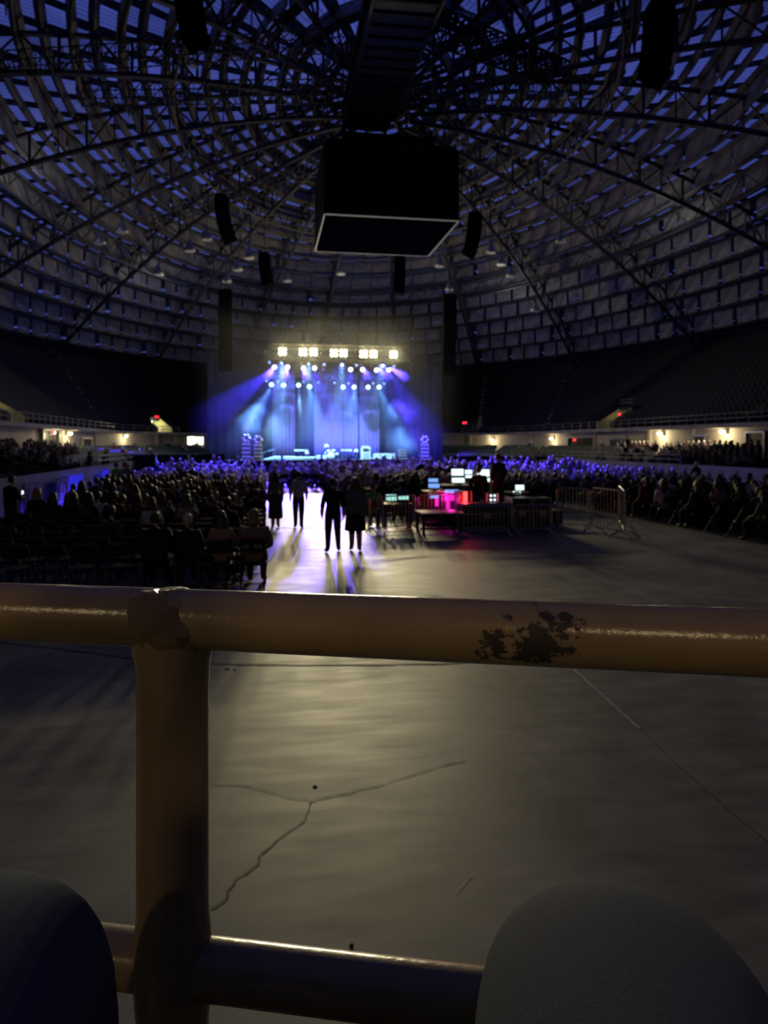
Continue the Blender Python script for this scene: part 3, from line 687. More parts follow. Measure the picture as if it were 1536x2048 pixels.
for k in range(0, NR):
    f, z = rows_upper[k]; 
    for (a0, a1) in ((-20, 70), (110, 195)):
        aa = a0
        while aa < a1:
            ph = D(aa); aa0 = aa
            if k < 4 and in_pass(ph % (2 * PI), 1.1): aa += .5; continue
            ff = f + .35 / NR; r = stad(ph, 23.4) * (1 - ff) + ell_r(ph) * 1.01 * ff
            R_ = Matrix.Rotation(ph + PI / 2, 4, 'Z'); c = Vector((r * math.cos(ph), YC + r * math.sin(ph), z))
            b_ = MB().box((0, 0, .44), (.46, .4, .06)).box((0, -.2, .68), (.46, .05, .44)); rest.add([R_ @ Vector(v) + c for v in b_.v], b_.f)
            aa += math.degrees(.62 / r) * (1.0 if r < 40 else .9)
tag(rest.build('upper_deck_seats', M['navyseat']), 'rows of empty dark navy seats on the upper deck', 'seats', kind='stuff')

# ------------------------------------------------------------------ people
def head_geo(c, s=1.0, yaw=0, pitch=0):
    """a head with jaw, nose, eye sockets, ears; faces +Y; returns verts, faces, material per face"""
    vs, fs, ms = [], [], []; NL, NZ = 14, 11
    for i in range(NZ + 1):
        a_ = PI * i / NZ; z = -math.cos(a_); r = max(math.sin(a_), .02)
        for k in range(NL):
            ph = 2 * PI * k / NL + PI / 2; x, y = r * math.cos(ph), r * math.sin(ph); fx = max(y, 0)
            X, Y, Z = x * .075, y * .095, z * .118
            if z < 0: X *= 1 + .28 * z; Y = Y * (1 + .16 * z) + .012 * -z
            if k == 0:
                if -.35 < z < .12: Y += .020 * (1 - abs(z + .18) / .35)
                if -.7 < z < -.42: Y -= .003
            if k in (1, NL - 1) and -.05 < z < .3: Y -= .008
            vs.append(Vector((X, Y, Z)))
    for i in range(NZ):
        for k in range(NL): fs.append((i * NL + k, i * NL + (k + 1) % NL, (i + 1) * NL + (k + 1) % NL, (i + 1) * NL + k)); ms.append(0)
    for sx in (-1, 1):
        e = MB().ball((sx * .077, -.004, -.005), .022, 6, 0, (.4, .8, 1.3)); o = len(vs); vs += [Vector(v) for v in e.v]; fs += [tuple(i + o for i in f) for f in e.f]; ms += [0] * len(e.f)
        e = MB().ball((sx * .028, .082, .012), .010, 6); o = len(vs); vs += [Vector(v) for v in e.v]; fs += [tuple(i + o for i in f) for f in e.f]; ms += [3] * len(e.f)
    e = MB().ball((0, .083, -.062), .012, 6, 0, (1.9, .8, .5)); o = len(vs); vs += [Vector(v) for v in e.v]; fs += [tuple(i + o for i in f) for f in e.f]; ms += [0] * len(e.f)
    R = Matrix.Rotation(yaw, 3, 'Z') @ Matrix.Rotation(pitch, 3, 'X'); c = Vector(c)
    return [R @ (v * s) + c for v in vs], fs, ms
def hand_nodes(N, E, side, wrist, direction, curl, s=1.0, palmn=(0, 0, -1)):
    """palm and five unequal bent fingers"""
    d = Vector(direction).normalized(); up = -Vector(palmn).normalized(); lat = d.cross(up).normalized() * side
    w = Vector(N[wrist][0]); pk = wrist + '_palm'; N[pk] = (w + d * .05 * s, .026 * s); E.append((wrist, pk, 0))
    for k, (off, L) in enumerate(((.030, .075), (.010, .085), (-.010, .08), (-.030, .062))):
        a = pk + f'f{k}a'; b = pk + f'f{k}b'; c = pk + f'f{k}c'
        p = w + d * .085 * s + lat * off * s; N[a] = (p, .0095 * s)
        p2 = p + (d * math.cos(curl) - up * math.sin(curl)) * L * .5 * s; N[b] = (p2, .0088 * s)
        p3 = p2 + (d * math.cos(2.1 * curl) - up * math.sin(2.1 * curl)) * L * .5 * s; N[c] = (p3, .0078 * s)
        E += [(pk, a, 0), (a, b, 0), (b, c, 0)]
    a = pk + 'ta'; b = pk + 'tb'; p = w + d * .035 * s + lat * .034 * s; N[a] = (p, .0105 * s); N[b] = (p + d * .035 * s + lat * .022 * s - up * .01, .0095 * s)
    E += [(pk, a, 0), (a, b, 0)]
def skin_body(name, N, E, root, mats, sub=1, head=None, scale=1.0):
    keys = list(N); ix = {k: i for i, k in enumerate(keys)}
    me = bpy.data.meshes.new(name + '_frame'); me.from_pydata([tuple(Vector(N[k][0]) * scale) for k in keys], [(ix[a], ix[b]) for a, b, _ in E], [])
    o = bpy.data.objects.new(name + '_frame', me); COL.objects.link(o); o.modifiers.new('skin', 'SKIN').use_smooth_shade = True
    for k in keys:
        sv = me.skin_vertices[0].data[ix[k]]; r = N[k][1] * scale * (1.38 if N[k][1] > .02 else 1.15); sv.radius = (r, r); sv.use_root = (k == root)
    if sub: m_ = o.modifiers.new('sub', 'SUBSURF'); m_.levels = sub; m_.render_levels = sub
    dg = bpy.context.evaluated_depsgraph_get(); dg.update()
    out = bpy.data.meshes.new_from_object(o.evaluated_get(dg)); bpy.data.objects.remove(o); bpy.data.meshes.remove(me)
    out.name = name
    fc = np.array([p.center[:] for p in out.polygons]); A = np.array([(Vector(N[a][0]) * scale)[:] for a, b, _ in E]); B = np.array([(Vector(N[b][0]) * scale)[:] for a, b, _ in E]); mi = np.array([m for *_, m in E])
    rad = np.array([(N[a][1] if not isinstance(N[a][1], tuple) else N[a][1][0]) * .5 + (N[b][1] if not isinstance(N[b][1], tuple) else N[b][1][0]) * .5 for a, b, _ in E]) * scale
    AB = B - A; t = np.clip(((fc[:, None] - A[None]) * AB[None]).sum(-1) / np.maximum((AB * AB).sum(-1), 1e-9)[None], 0, 1)
    dist = np.linalg.norm(fc[:, None] - (A[None] + AB[None] * t[..., None]), axis=-1) / np.maximum(rad[None], .012)
    fm = mi[dist.argmin(1)]
    vs = [v.co[:] for v in out.vertices]; fs = [tuple(p.vertices) for p in out.polygons]; ms = list(fm)
    if head:
        hv, hf, hm = head_geo(Vector(head[0]) * scale, head[1] * scale, head[2] if len(head) > 2 else 0, head[3] if len(head) > 3 else 0); off = len(vs); vs += [tuple(v) for v in hv]; fs += [tuple(i + off for i in f) for f in hf]; ms += hm
    bpy.data.meshes.remove(out)
    me = bpy.data.meshes.new(name); me.from_pydata(vs, [], fs)
    for m in mats: me.materials.append(m)
    me.polygons.foreach_set('material_index', [int(i) for i in ms]); me.polygons.foreach_set('use_smooth', [True] * len(fs)); me.update(); return me
PM = [M['skin'], M['top'], M['pants'], M['shoe']]
def seated(name, broad=1.0, lean=0.0, phone=False, sleeves=True, bare=False, turn=0):
    N, E = {}, []; b = broad; ly = lean
    N['pel'] = ((0, 0, .56), .135 * b); N['wai'] = ((0, -.02 + ly * .3, .74), .125 * b); N['che'] = ((0, -.02 + ly * .7, .93), .135 * b); N['nb'] = ((0, -.01 + ly, 1.06), .07); N['ne'] = ((0, .01 + ly, 1.13), .052)
    E += [('pel', 'wai', 1), ('wai', 'che', 1), ('che', 'nb', 1), ('nb', 'ne', 0)]
    for s, sd in ((-1, 'l'), (1, 'r')):
        N['sh' + sd] = ((s * .175 * b, -.015 + ly * .9, 1.02), .066 * b)
        if phone and s == 1:
            N['el' + sd] = ((s * .25, .18, .86), .045); N['wr' + sd] = ((s * .12, .33, 1.10), .03); dr, cu = (-.1 * s, .15, 1), .9
        else:
            N['el' + sd] = ((s * .25 * b, .05, .76), .046); N['wr' + sd] = ((s * .13, .27, .67), .03); dr, cu = (-.3 * s, .9, -.15), .35
        E += [('che', 'sh' + sd, 1), ('sh' + sd, 'el' + sd, 1), ('el' + sd, 'wr' + sd, 1 if sleeves else 0)]
        hand_nodes(N, E, s, 'wr' + sd, dr, cu)
        N['hi' + sd] = ((s * .09 * b, .06, .54), .095 * b); N['kn' + sd] = ((s * .13, .47, .53), .066); N['an' + sd] = ((s * .12, .46 + turn * s * .1, .1), .042); N['to' + sd] = ((s * .14, .62, .045), .038)
        E += [('pel', 'hi' + sd, 2), ('hi' + sd, 'kn' + sd, 2), ('kn' + sd, 'an' + sd, 0 if bare else 2), ('an' + sd, 'to' + sd, 3)]
    return skin_body(name, N, E, 'pel', PM, 1, ((0, .035 + ly * 1.1, 1.255), 1.0, turn * .5, 0))
def standing(name, broad=1.0, step=0.0, bare=False, armbend=0.0, sleeves=True, height=1.75, phone=False, headturn=0, spread=0):
    N, E = {}, []; b = broad
    N['pel'] = ((0, 0, .98), .125 * b); N['wai'] = ((0, 0, 1.12), .115 * b); N['che'] = ((0, -.01, 1.31), .13 * b); N['nb'] = ((0, -.01, 1.46), .07); N['ne'] = ((0, .01, 1.53), .052)
    E += [('pel', 'wai', 1), ('wai', 'che', 1), ('che', 'nb', 1), ('nb', 'ne', 0)]
    for s, sd in ((-1, 'l'), (1, 'r')):
        st = step * s
        N['sh' + sd] = ((s * .18 * b, -.01, 1.415), .064 * b)
        if phone: N['el' + sd] = ((s * .24, .08, 1.14), .045); N['wr' + sd] = ((s * .08, .3, 1.22), .03); dr, cu = (-.25 * s, .6, .5), .8
        else: N['el' + sd] = ((s * .245 * b, -.04 - st * .25, 1.14), .045); N['wr' + sd] = ((s * (.25 * b - armbend * .06), .04 - st * .45 + armbend * .1, .90 + armbend * .06), .03); dr, cu = (-.1 * s, .12, -1), .3
        E += [('che', 'sh' + sd, 1), ('sh' + sd, 'el' + sd, 1), ('el' + sd, 'wr' + sd, 1 if sleeves else 0)]
        hand_nodes(N, E, s, 'wr' + sd, dr, cu, palmn=(-s, 0, 0) if not phone else (0, -.5, .8))
        hx = s * .09 * b
        N['hi' + sd] = ((hx, 0, .91), .092 * b); N['kn' + sd] = ((hx + s * spread * .5, .03 + st * .5, .50), .062); N['an' + sd] = ((hx + s * spread, st - (.06 if st < 0 else 0), .09 + (.05 if st < -.1 else 0)), .042); N['to' + sd] = ((hx + s * (spread + .03), st + .14, .035), .036)
        E += [('pel', 'hi' + sd, 2), ('hi' + sd, 'kn' + sd, 2), ('kn' + sd, 'an' + sd, 0 if bare else 2), ('an' + sd, 'to' + sd, 3)]
    return skin_body(name, N, E, 'pel', PM, 1, ((0, .035, 1.645), 1.0, headturn, 0), height / 1.765)
def hair_mb(kind, c, s=1.0):
    mb = MB(); c = Vector(c)
    def cap(k=1.0): mb.lathe([(.001, .128 * s * k), (.045 * s, .122 * s * k), (.072 * s * k, .092 * s), (.084 * s * k, .05 * s), (.086 * s * k, .0), (.076 * s * k, -.05 * s), (.05 * s, -.075 * s)], 14, c + Vector((0, -.018 * s, .006 * s)), 0, 1.0, 1.16)
    if kind == 'short': cap()
    elif kind == 'long':
        cap(1.05); mb.lathe([(.04, -.36 * s), (.085, -.33 * s), (.11, -.2 * s), (.105, -.08 * s), (.09, .02 * s), (.05, .08 * s)], 14, c + Vector((0, -.055 * s, 0)), 0, 1.15, .62)
    elif kind == 'verylong':
        cap(1.05); mb.lathe([(.05, -.52 * s), (.10, -.48 * s), (.125, -.25 * s), (.115, -.1 * s), (.095, .02 * s), (.05, .08 * s)], 14, c + Vector((0, -.065 * s, 0)), 0, 1.1, .6)
    elif kind == 'bun': cap(); mb.ball(c + Vector((0, -.09 * s, .08 * s)), .05 * s, 10)
    elif kind == 'tail':
        cap(); mb.tube([c + Vector((0, -.1 * s, .03 * s)), c + Vector((0, -.15 * s, -.04 * s)), c + Vector((0, -.13 * s, -.2 * s))], [.03, .035, .012], 8)
    elif kind == 'hood': cap(1.18); mb.lathe([(.07, -.14 * s), (.115, -.11 * s), (.105, -.03 * s), (.085, .02 * s)], 12, c + Vector((0, -.035 * s, 0)), 0, 1.1, .9)
    elif kind == 'cap':
        cap(1.06); mb.box(c + Vector((0, .12 * s, .055 * s)), (.14 * s, .12 * s, .014 * s))
    return mb
SB = {'man': seated('seated_man', 1.06), 'woman': seated('seated_woman', .9, sleeves=False), 'lean': seated('seated_leaning', 1.0, .1), 'phone': seated('seated_with_phone', .95, .02, True), 'turned': seated('seated_turned', .97, 0, turn=.5)}
HH = {k: hair_mb(k, (0, .035, 1.255)).mesh('hair_' + k, M['hair'], True) for k in ('short', 'long', 'verylong', 'bun', 'tail', 'hood', 'cap')}
HCOL = [(.012, .009, .008, 1), (.02, .013, .009, 1), (.04, .022, .012, 1), (.10, .06, .03, 1), (.28, .18, .08, 1), (.25, .24, .23, 1)]
HNAME = ['black', 'black', 'dark brown', 'brown', 'blond', 'grey']
TCOL = [((.012, .012, .014, 1), 'black'), ((.02, .022, .03, 1), 'black'), ((.05, .05, .055, 1), 'charcoal'), ((.16, .16, .17, 1), 'grey'), ((.5, .48, .46, 1), 'white'), ((.12, .02, .03, 1), 'dark red'), ((.04, .06, .14, 1), 'navy'), ((.22, .14, .10, 1), 'tan'), ((.25, .12, .16, 1), 'pink'), ((.08, .10, .06, 1), 'olive')]
def person(body, hair, loc, rz, label, top, hc, group=None, s=1.0, hmesh=None):
    o = bpy.data.objects.new('person', body); COL.objects.link(o); o.location = loc; o.rotation_euler = (0, 0, rz); o.scale = (s, s, s); o.color = top
    tag(o, label, 'person', group)
    if hair or hmesh:
        h = bpy.data.objects.new('hair' if hair not in ('hood', 'cap') else hair, hmesh or HH[hair]); COL.objects.link(h); h.parent = o; h.color = hc
    return o
KINDH = [('man', 'short'), ('man', 'short'), ('woman', 'long'), ('woman', 'verylong'), ('lean', 'short'), ('phone', 'long'), ('woman', 'bun'), ('turned', 'tail'), ('man', 'cap'), ('turned', 'long'), ('lean', 'long')]
HSAY = {'short': 'short {} hair', 'long': 'long {} hair', 'verylong': 'very long {} hair', 'bun': '{} hair in a bun', 'tail': '{} ponytail', 'cap': '{} cap', 'hood': '{} hood'}
def anyone():
    b, h = random.choice(KINDH); hi = random.choices(range(6), (4, 4, 4, 2, 1.2, .5))[0]; ti = random.choices(range(10), (4, 3, 3, 2.2, 1.6, .8, 1, .8, .7, .5))[0]
    return b, h, HCOL[hi], TCOL[ti][0], HSAY[h].format(HNAME[hi]), TCOL[ti][1]

# a light figure for the far crowd, joined into one mesh
CROWDM = [mat(f'crowd_garment_{n_}', c[:3], .9, spec=.2) for c, n_ in TCOL] + [M['skin'], M['hair']]
def crowd_figure(mb, loc, rz, ti, s=1.0):
    b = MB(); b.lathe([(.13, .45), (.15, .55), (.14, .75), (.18, .98), (.12, 1.06), (.05, 1.12)], 7, (0, 0, 0), ti, 1.15, .8)
    b.ball((0, .03, 1.24), .105, 7, 11 if random.random() < .75 else 10, (.85, 1, 1.15)); b.ball((0, .06, 1.2), .085, 6, 10, (.85, .9, 1.1))
    for sx in (-1, 1): b.tube([(sx * .1, .05, .54), (sx * .13, .46, .52), (sx * .13, .47, .05)], [.09, .07, .05], 5, 1); b.tube([(sx * .2, 0, 1.0), (sx * .25, .06, .76), (sx * .12, .28, .68)], [.06, .05, .035], 5, ti)
    R_ = Matrix.Rotation(rz, 4, 'Z'); L = Vector(loc); o = len(mb.v)
    mb.v += [tuple(R_ @ (Vector(v) * s) + L) for v in b.v]; mb.f += [tuple(i + o for i in f) for f in b.f]; mb.m += b.m

# folding chairs
def chair_parts(text=None):
    t = thing('folding_chair', 'x', 'chair')
    MB().box((0, .02, .445), (.42, .40, .04)).box((0, .2, .44), (.38, .06, .03)).build('seat', M['chair'], t)
    MB().lathe([(.205, -.11), (.215, -.05), (.215, .08), (.19, .12)], 4, (0, 0, 0)).v
    bk = MB(); R_ = Matrix.Rotation(.14, 3, 'X'); c = Vector((0, -.245, .775))
    for i in range(5):
        x = -.172 + i * .086; bk.box(c + R_ @ Vector((x, -.025 * (1 - (x / .2) ** 2), 0)), (.09, .022, .20), R_ @ Matrix.Rotation(-x * .6, 3, 'Z'))
    bk.build('backrest', M['chair'], t)
    fr = MB().tube([(-.225, .30, 0), (-.215, -.02, .46), (-.205, -.24, .70), (-.19, -.285, .90), (.19, -.285, .90), (.205, -.24, .70), (.215, -.02, .46), (.225, .30, 0)], .014, 6); fr.build('frame', M['black'], t)
    for sx in (-1, 1): MB().tube([(sx * .19, .16, .43), (sx * .205, -.32, 0)], .013, 6).build('leg', M['black'], t)
    MB().tube([(-.2, -.20, .11), (.2, -.20, .11)], .01, 6).build('stretcher', M['black'], t)
    for sx in (-1, 1): MB().ball((sx * .232, -.02, .46), .017, 8).build('hinge', M['chrome'], t, True)
    return t
def chair_one():
    m_ = MB().box((0, .02, .445), (.42, .40, .04)); R_ = Matrix.Rotation(.14, 3, 'X'); m_.box(Vector((0, -.25, .775)), (.42, .03, .21), R_)
    m_.tube([(-.225, .30, 0), (-.215, -.02, .46), (-.19, -.285, .90), (.19, -.285, .90), (.215, -.02, .46), (.225, .30, 0)], .014, 4)
    for sx in (-1, 1): m_.tube([(sx * .19, .16, .43), (sx * .205, -.32, 0)], .013, 4); m_.ball((sx * .236, -.02, .46), .022, 6, 1)
    return m_
chair_me = chair_one().mesh('folding_chair', [M['chair'], M['chrome']])
CH = chair_parts(); proto_children(CH); CH_used = [False]
SEATS = []                      # x, y, rz, block, row, place
for r in range(37):
    y = 13.0 + r * .95 + (1.6 if r >= 9 else 0) + (1.8 if r >= 26 else 0)
    for k in range(11): SEATS.append((-7.72 - k * .56, y, 0, 'left', r, k))
for r in range(11):
    for k in range(5): SEATS.append((-4.76 - k * .56, 39.8 + r * .95, 0, 'front', r, k))
for r in range(25):
    y = 26.5 + r * .95
    for k in range(16): SEATS.append((-4.2 + k * .56, y, 0, 'centre', r, k))
ca, sa = math.cos(D(20)), math.sin(D(20))
for r in range(40):
    for k in range(15):
        x0, y0 = .56 * k, .95 * r + (1.7 if r >= 12 else 0); x = 5.3 + x0 * ca - y0 * sa * .28 + y0 * .10; y = 16.6 - x0 * sa + y0
        if x < 14.9 and y < 51 and x > 3.5 and math.hypot(max(abs(x), 0), 0) < 15.6: SEATS.append((x, y, D(14), 'right', r, k))
def occ_p(s):
    x, y, _, b, r, k = s
    if b == 'left': return 0 if r == 0 else .05 if y < 17 else (.40 if k < 9 else .18) if y < 23 else .86
    if b == 'centre': return .85 if y > 27 else .5
    return .72 if y > 18 else .55
vis = []
for s in SEATS:
    pr = proj((s[0], s[1], .9))
    if pr and -60 < pr[0] < 1600: vis.append((pr[2], s))
vis.sort(key=lambda q: q[0])
skip_near = {(0, k) for k in range(5)}
cr = MB(); chr_rest = MB(); npers = 0; nchair = 0; SIT = []
BN = {'left': 'left floor block', 'centre': 'centre floor block', 'right': 'right floor block', 'front': 'front cross block'}
for d, s in vis:
    x, y, rz, b, r, k = s; jx, jr = random.uniform(-.03, .03), random.uniform(-.05, .05)
    if not (b == 'left' and r == 0 and k < 3):      # the three chairs at the aisle are placed with their sitters
        if nchair < 292:
            lab = f'black folding chair, {ordw(r + 1)} row, {ordw(k + 1)} from the aisle, {BN[b]}'
            if b == 'right': lab = f'black folding chair, {ordw(r + 1)} row, {ordw(k + 1)} place, {BN[b]}'
            if nchair < 26: o = copy_tree(CH)
            else: o = bpy.data.objects.new('folding_chair', chair_me); COL.objects.link(o)
            o.location = (x + jx, y, 0); o.rotation_euler = (0, 0, rz + jr); tag(o, lab, 'chair', 'folding chairs on the floor'); nchair += 1
        else:
            R_ = Matrix.Rotation(rz + jr, 4, 'Z'); q = MB().box((0, .02, .445), (.42, .4, .04)).box((0, -.25, .775), (.42, .03, .21)).box((0, -.27, .45), (.42, .03, .06)); chr_rest.add([R_ @ Vector(v) + Vector((x + jx, y, 0)) for v in q.v], q.f)
    if random.random() < occ_p(s): SIT.append((d, s, jx))
tag(chr_rest.build('folding_chairs_beyond', M['chair']), 'black folding chairs under the far floor crowd', 'chairs', kind='stuff')
MAXP = 262; NFLOOR = 190
for i, (d, s, jx) in enumerate(SIT):
    x, y, rz, b, r, k = s
    sc = random.uniform(.93, 1.05); rr = rz + random.uniform(-.25, .25)
    if i < NFLOOR:
        bo, h, hc, tc, hs, ts = anyone()
        person(SB[bo], h, (x + jx, y, 0), rr, f'{hs}, {ts} top, {ordw(r + 1)} row, {ordw(k + 1)} seat, {BN[b]}', tc, hc, 'audience on the floor', sc)
    else: crowd_figure(cr, (x + jx, y, random.uniform(-.06, .05) if random.random() < .9 else .4), rr, random.choices(range(10), (1, 1, 3, 5, 5, 1, 1, 3, 2, 1))[0], sc)
for i, (d, s, pr) in enumerate(STANDP):
    rr = inward(s[0], s[1], s[6]) + (-.5 if s[3] == 'left' else .5) * random.uniform(.3, 1.0)
    if i < MAXP - NFLOOR:
        bo, h, hc, tc, hs, ts = anyone()
        person(SB[bo], h, s[:3], rr, f'person, {hs}, {ts} top, {ordw(s[4] + 1)} row, {ordw(s[5] + 1)} seat, {s[3]} stand', tc, hc, 'audience in the stands', random.uniform(.93, 1.05))
    else: crowd_figure(cr, s[:3], rr, random.randrange(10))
tag(cr.build('crowd', CROWDM, None, True), 'seated crowd filling the far floor and stands before the stage', 'crowd', kind='stuff')
# ------------------------------------------------------------------ people the photograph shows singly
def near_chair(k, text=None):
    o = copy_tree(CH); o.location = (-7.72 - k * .56, 13.0, 0)
    tag(o, ['black folding chair at the aisle with white row lettering on its back', 'black folding chair under the person with very long dark hair', 'black folding chair under the grey-haired person', 'black folding chair under the broad person in black, end row'][k], 'chair', 'folding chairs on the floor')
    if text:
        for body, x in text:
            lettering('row_lettering', body, .085, M['print_white'], o, (x, -.292, .775), PI / 2 - .14, .001)
for k in range(4): near_chair(k, [('C4', -.12), ('R15', .1)] if k == 0 else None)
gy = 13.0
SBB = seated('seated_broad', 1.22, .03, turn=.25)
person(SBB, 'hood', (-7.70, gy + .02, 0), -.1, 'broad person in a tan hooded top seated on the aisle chair', (.20, .13, .10, 1), (.20, .13, .10, 1), s=1.0)
person(SB['woman'], 'verylong', (-8.28, gy, 0), .05, 'person with very long dark hair, bare shoulders, beside the tan hooded person', (.30, .2, .15, 1), (.012, .009, .01, 1))
person(SB['man'], 'short', (-8.86, gy, 0), .1, 'person with short grey hair in a black top, end row', (.012, .012, .014, 1), (.45, .43, .40, 1), s=.97)
person(SBB, 'short', (-9.42, gy, 0), .0, 'broad dark-haired person in a black jacket left of the grey-haired person', (.012, .012, .014, 1), (.012, .01, .01, 1))
def sit_at(px, topy, label, body, hair, tc, hc, s=1.0, rz=0):
    d = (CAM.z - 1.37 * s) * F / (topy - HZ); p = P(px, HZ, d); p.z = 0; return person(SB[body], hair, p, rz, label, tc, hc, 'audience on the floor', s)
BLK = (.012, .012, .014, 1)
sit_at(106, 986, 'dark silhouette with very long hair sitting alone amid empty chairs', 'woman', 'verylong', BLK, HCOL[0])
sit_at(147, 987, 'long-haired dark silhouette, second of the pair amid empty chairs', 'woman', 'long', BLK, HCOL[0])
sit_at(303, 996, 'long-haired person in a white top seated amid empty chairs', 'woman', 'long', (.5, .48, .46, 1), HCOL[2])
sit_at(373, 990, 'person with very long brown hair seated behind the grey-haired row', 'woman', 'verylong', (.30, .2, .15, 1), HCOL[2])
def feet_at(px, fy): return G(px, fy)
# two couples walking up the aisle
wm = standing('walking_man', 1.04, .07, height=1.0 * 1.75, sleeves=False, spread=.05)
o = person(wm, None, feet_at(666, 1104), .05, 'dark-haired man in black T-shirt and black trousers walking up the aisle', BLK, HCOL[0], hmesh=hair_mb('short', Vector((0, .035, 1.645)) * (1.75 / 1.765), .99).mesh('hair_walk', M['hair'], True))
def skirt(parent, prof, m, sc): MB().lathe([(r * sc, z * sc) for r, z in prof], 18, (0, 0, 0), 0, 1.1, .85).build('skirt', m, parent, True)
ww = standing('walking_woman', .95, -.05, True, armbend=.3, height=1.75)
def hair_for(kind, h): return hair_mb(kind, Vector((0, .035, 1.645)) * (h / 1.765), h / 1.765).mesh('hair_' + kind, M['hair'], True)
o = person(ww, None, feet_at(711, 1102), -.05, 'long-haired woman in grey jumper and black skirt beside the man in black', (.115, .115, .13, 1), HCOL[2], hmesh=hair_for('long', 1.75))
MB().lathe([(.20, .80), (.215, .86), (.20, 1.05), (.19, 1.25), (.17, 1.38)], 18, (0, 0, 0), 0, 1.12, .78).build('jumper', M['top'], o, True).color = (.115, .115, .13, 1)
M['blackskirt'] = mat('black_skirt_cloth', (.012, .012, .014), .9, spec=.2)
skirt(o, [(.235, .50), (.225, .7), (.19, .95)], M['blackskirt'], 1.0)
M['greyskirt'] = mat('grey_skirt_cloth', (.07, .065, .07), .9, spec=.2)
fw_ = standing('far_walking_woman', .88, .06, True, height=1.69)
o = person(fw_, None, feet_at(551, 1056), .0, 'woman in long grey skirt with very long dark hair walking beside the pale shirt', (.16, .13, .11, 1), HCOL[0], hmesh=hair_for('verylong', 1.69))
skirt(o, [(.20, .30), (.20, .5), (.19, .8), (.15, 1.05)], M['greyskirt'], 1.0)
fm_ = standing('far_walking_man', 1.02, -.09, height=1.73)
person(fm_, None, feet_at(597, 1056), -.05, 'man in pale shirt and dark trousers walking toward the stage', (.40, .42, .44, 1), HCOL[0], hmesh=hair_for('short', 1.73))
st_m = standing('standing_man', 1.05, .0, height=1.76, armbend=.5, spread=.05)
st_p = standing('standing_with_phone', 1.0, .0, height=1.74, phone=True, spread=.05)
hs_, hp_ = hair_for('short', 1.76), hair_for('short', 1.74); hl_ = hair_for('long', 1.76)
p = G(22, 1085); person(st_p, None, p, -.6, 'dark standing man holding a lit phone by the blue banners', BLK, HCOL[0], hmesh=hp_)
ph = thing('phone', 'small lit phone held by the standing man near the banners', 'phone', p + Vector((.21, .25, 1.27)), -.6); MB().box((0, 0, 0), (.075, .01, .15)).build('body', M['black'], ph); MB().box((0, -.007, 0), (.066, .004, .135)).build('screen', M['phone'], ph)
for px, fy, lab, rz in ((233, 993, 'guard in a bright green vest beside the black fence panels, left one of two', 2.6), (250, 992, 'guard in a dark top with green band next to the green vest', 2.2)):
    g = person(st_m, None, G(px, fy + 14), rz, lab, (.22, .55, .08, 1) if px < 240 else (.03, .05, .12, 1), HCOL[0], 'guards by the fence', hmesh=hs_)
    MB().lathe([(.205, 1.0), (.205, 1.08)], 14, (0, 0, 0), 0, 1.1, .78).build('reflective_band', M['reflect'], g, True)
g = person(st_m, None, G(1130, 985), 2.9, 'guard in a bright green vest by the white boards on the right', (.22, .6, .08, 1), HCOL[0], 'guards by the fence', hmesh=hs_)
p_, rz_, d_, out_ = wall_at(1255, 880, 22.0); p_.z = .60 + 5 * .17
person(st_m, None, p_, 1.6, 'dark figure standing at the back of the right stand by the wall', BLK, HCOL[0], hmesh=hs_)

# ------------------------------------------------------------------ front-of-house mixing area
def barricade(label, a, b, h, nb, foot=.35):
    t = thing('crowd_barricade', label, 'barrier', a, math.atan2((b - a).y, (b - a).x), 'steel crowd barricades'); L = (b - a).length
    MB().tube([(.03, 0, .16), (.03, 0, h - .06), (.09, 0, h), (L - .09, 0, h), (L - .03, 0, h - .06), (L - .03, 0, .16)], .021, 8, closed=True).build('frame', M['galv'], t)
    bm_ = MB().tube([(0, 0, .16), (0, 0, h)], .009, 6).mesh('bar', M['galv'])
    for k in range(nb): q = bpy.data.objects.new('bar', bm_); COL.objects.link(q); q.parent = t; q.location = (L * (k + 1) / (nb + 1), 0, 0)
    for x in (.12, L - .12): MB().tube([(x, -foot, .015), (x, 0, .17), (x, foot, .015)], .02, 6).build('foot', M['galv'], t)
    return t
barricade('steel barricade right of the woman in grey jumper', G(737, 1068), G(832, 1060), 1.05, 12)
barricade('steel barricade behind the low wooden table', G(834, 1056), G(912, 1052), 1.0, 10)
barricade('low steel barricade in front of the red lights', G(912, 1073), G(1024, 1071), .84, 13)
barricade('low steel barricade in front of the labelled road cases', G(1026, 1071), G(1106, 1069), .84, 9)
barricade('tall steel barricade just right of the road cases', G(1112, 1058), G(1181, 1062), 1.25, 9)
barricade('tall steel barricade at the right end of the mixing area', G(1182, 1062), G(1243, 1074), 1.28, 8)
barricade('steel barricade turned end on at the right corner of the mixing area', G(1250, 1073), G(1238, 1050), 1.25, 6)
# low wooden table
ta, tb_, tc_ = G(828, 1058), G(915, 1066), G(915, 1050)
t = thing('low_table', 'low table with pale wooden top beside the red lights', 'table', P(878, HZ, 20.6) * 1.0, 0); t.location.z = 0
MB().box((0, 0, .60), (1.25, 1.0, .04)).build('tabletop', M['wood'], t); MB().box((0, 0, .54), (1.2, .95, .08)).build('apron', M['black'], t)
for sx in (-1, 1):
    for sy in (-1, 1): MB().box((sx * .55, sy * .42, .26), (.07, .07, .52)).build('leg', M['black'], t)
MB().box((0, 0, .12), (1.1, .05, .05)).build('stretcher', M['black'], t)
def axis_rz(): return 0.0
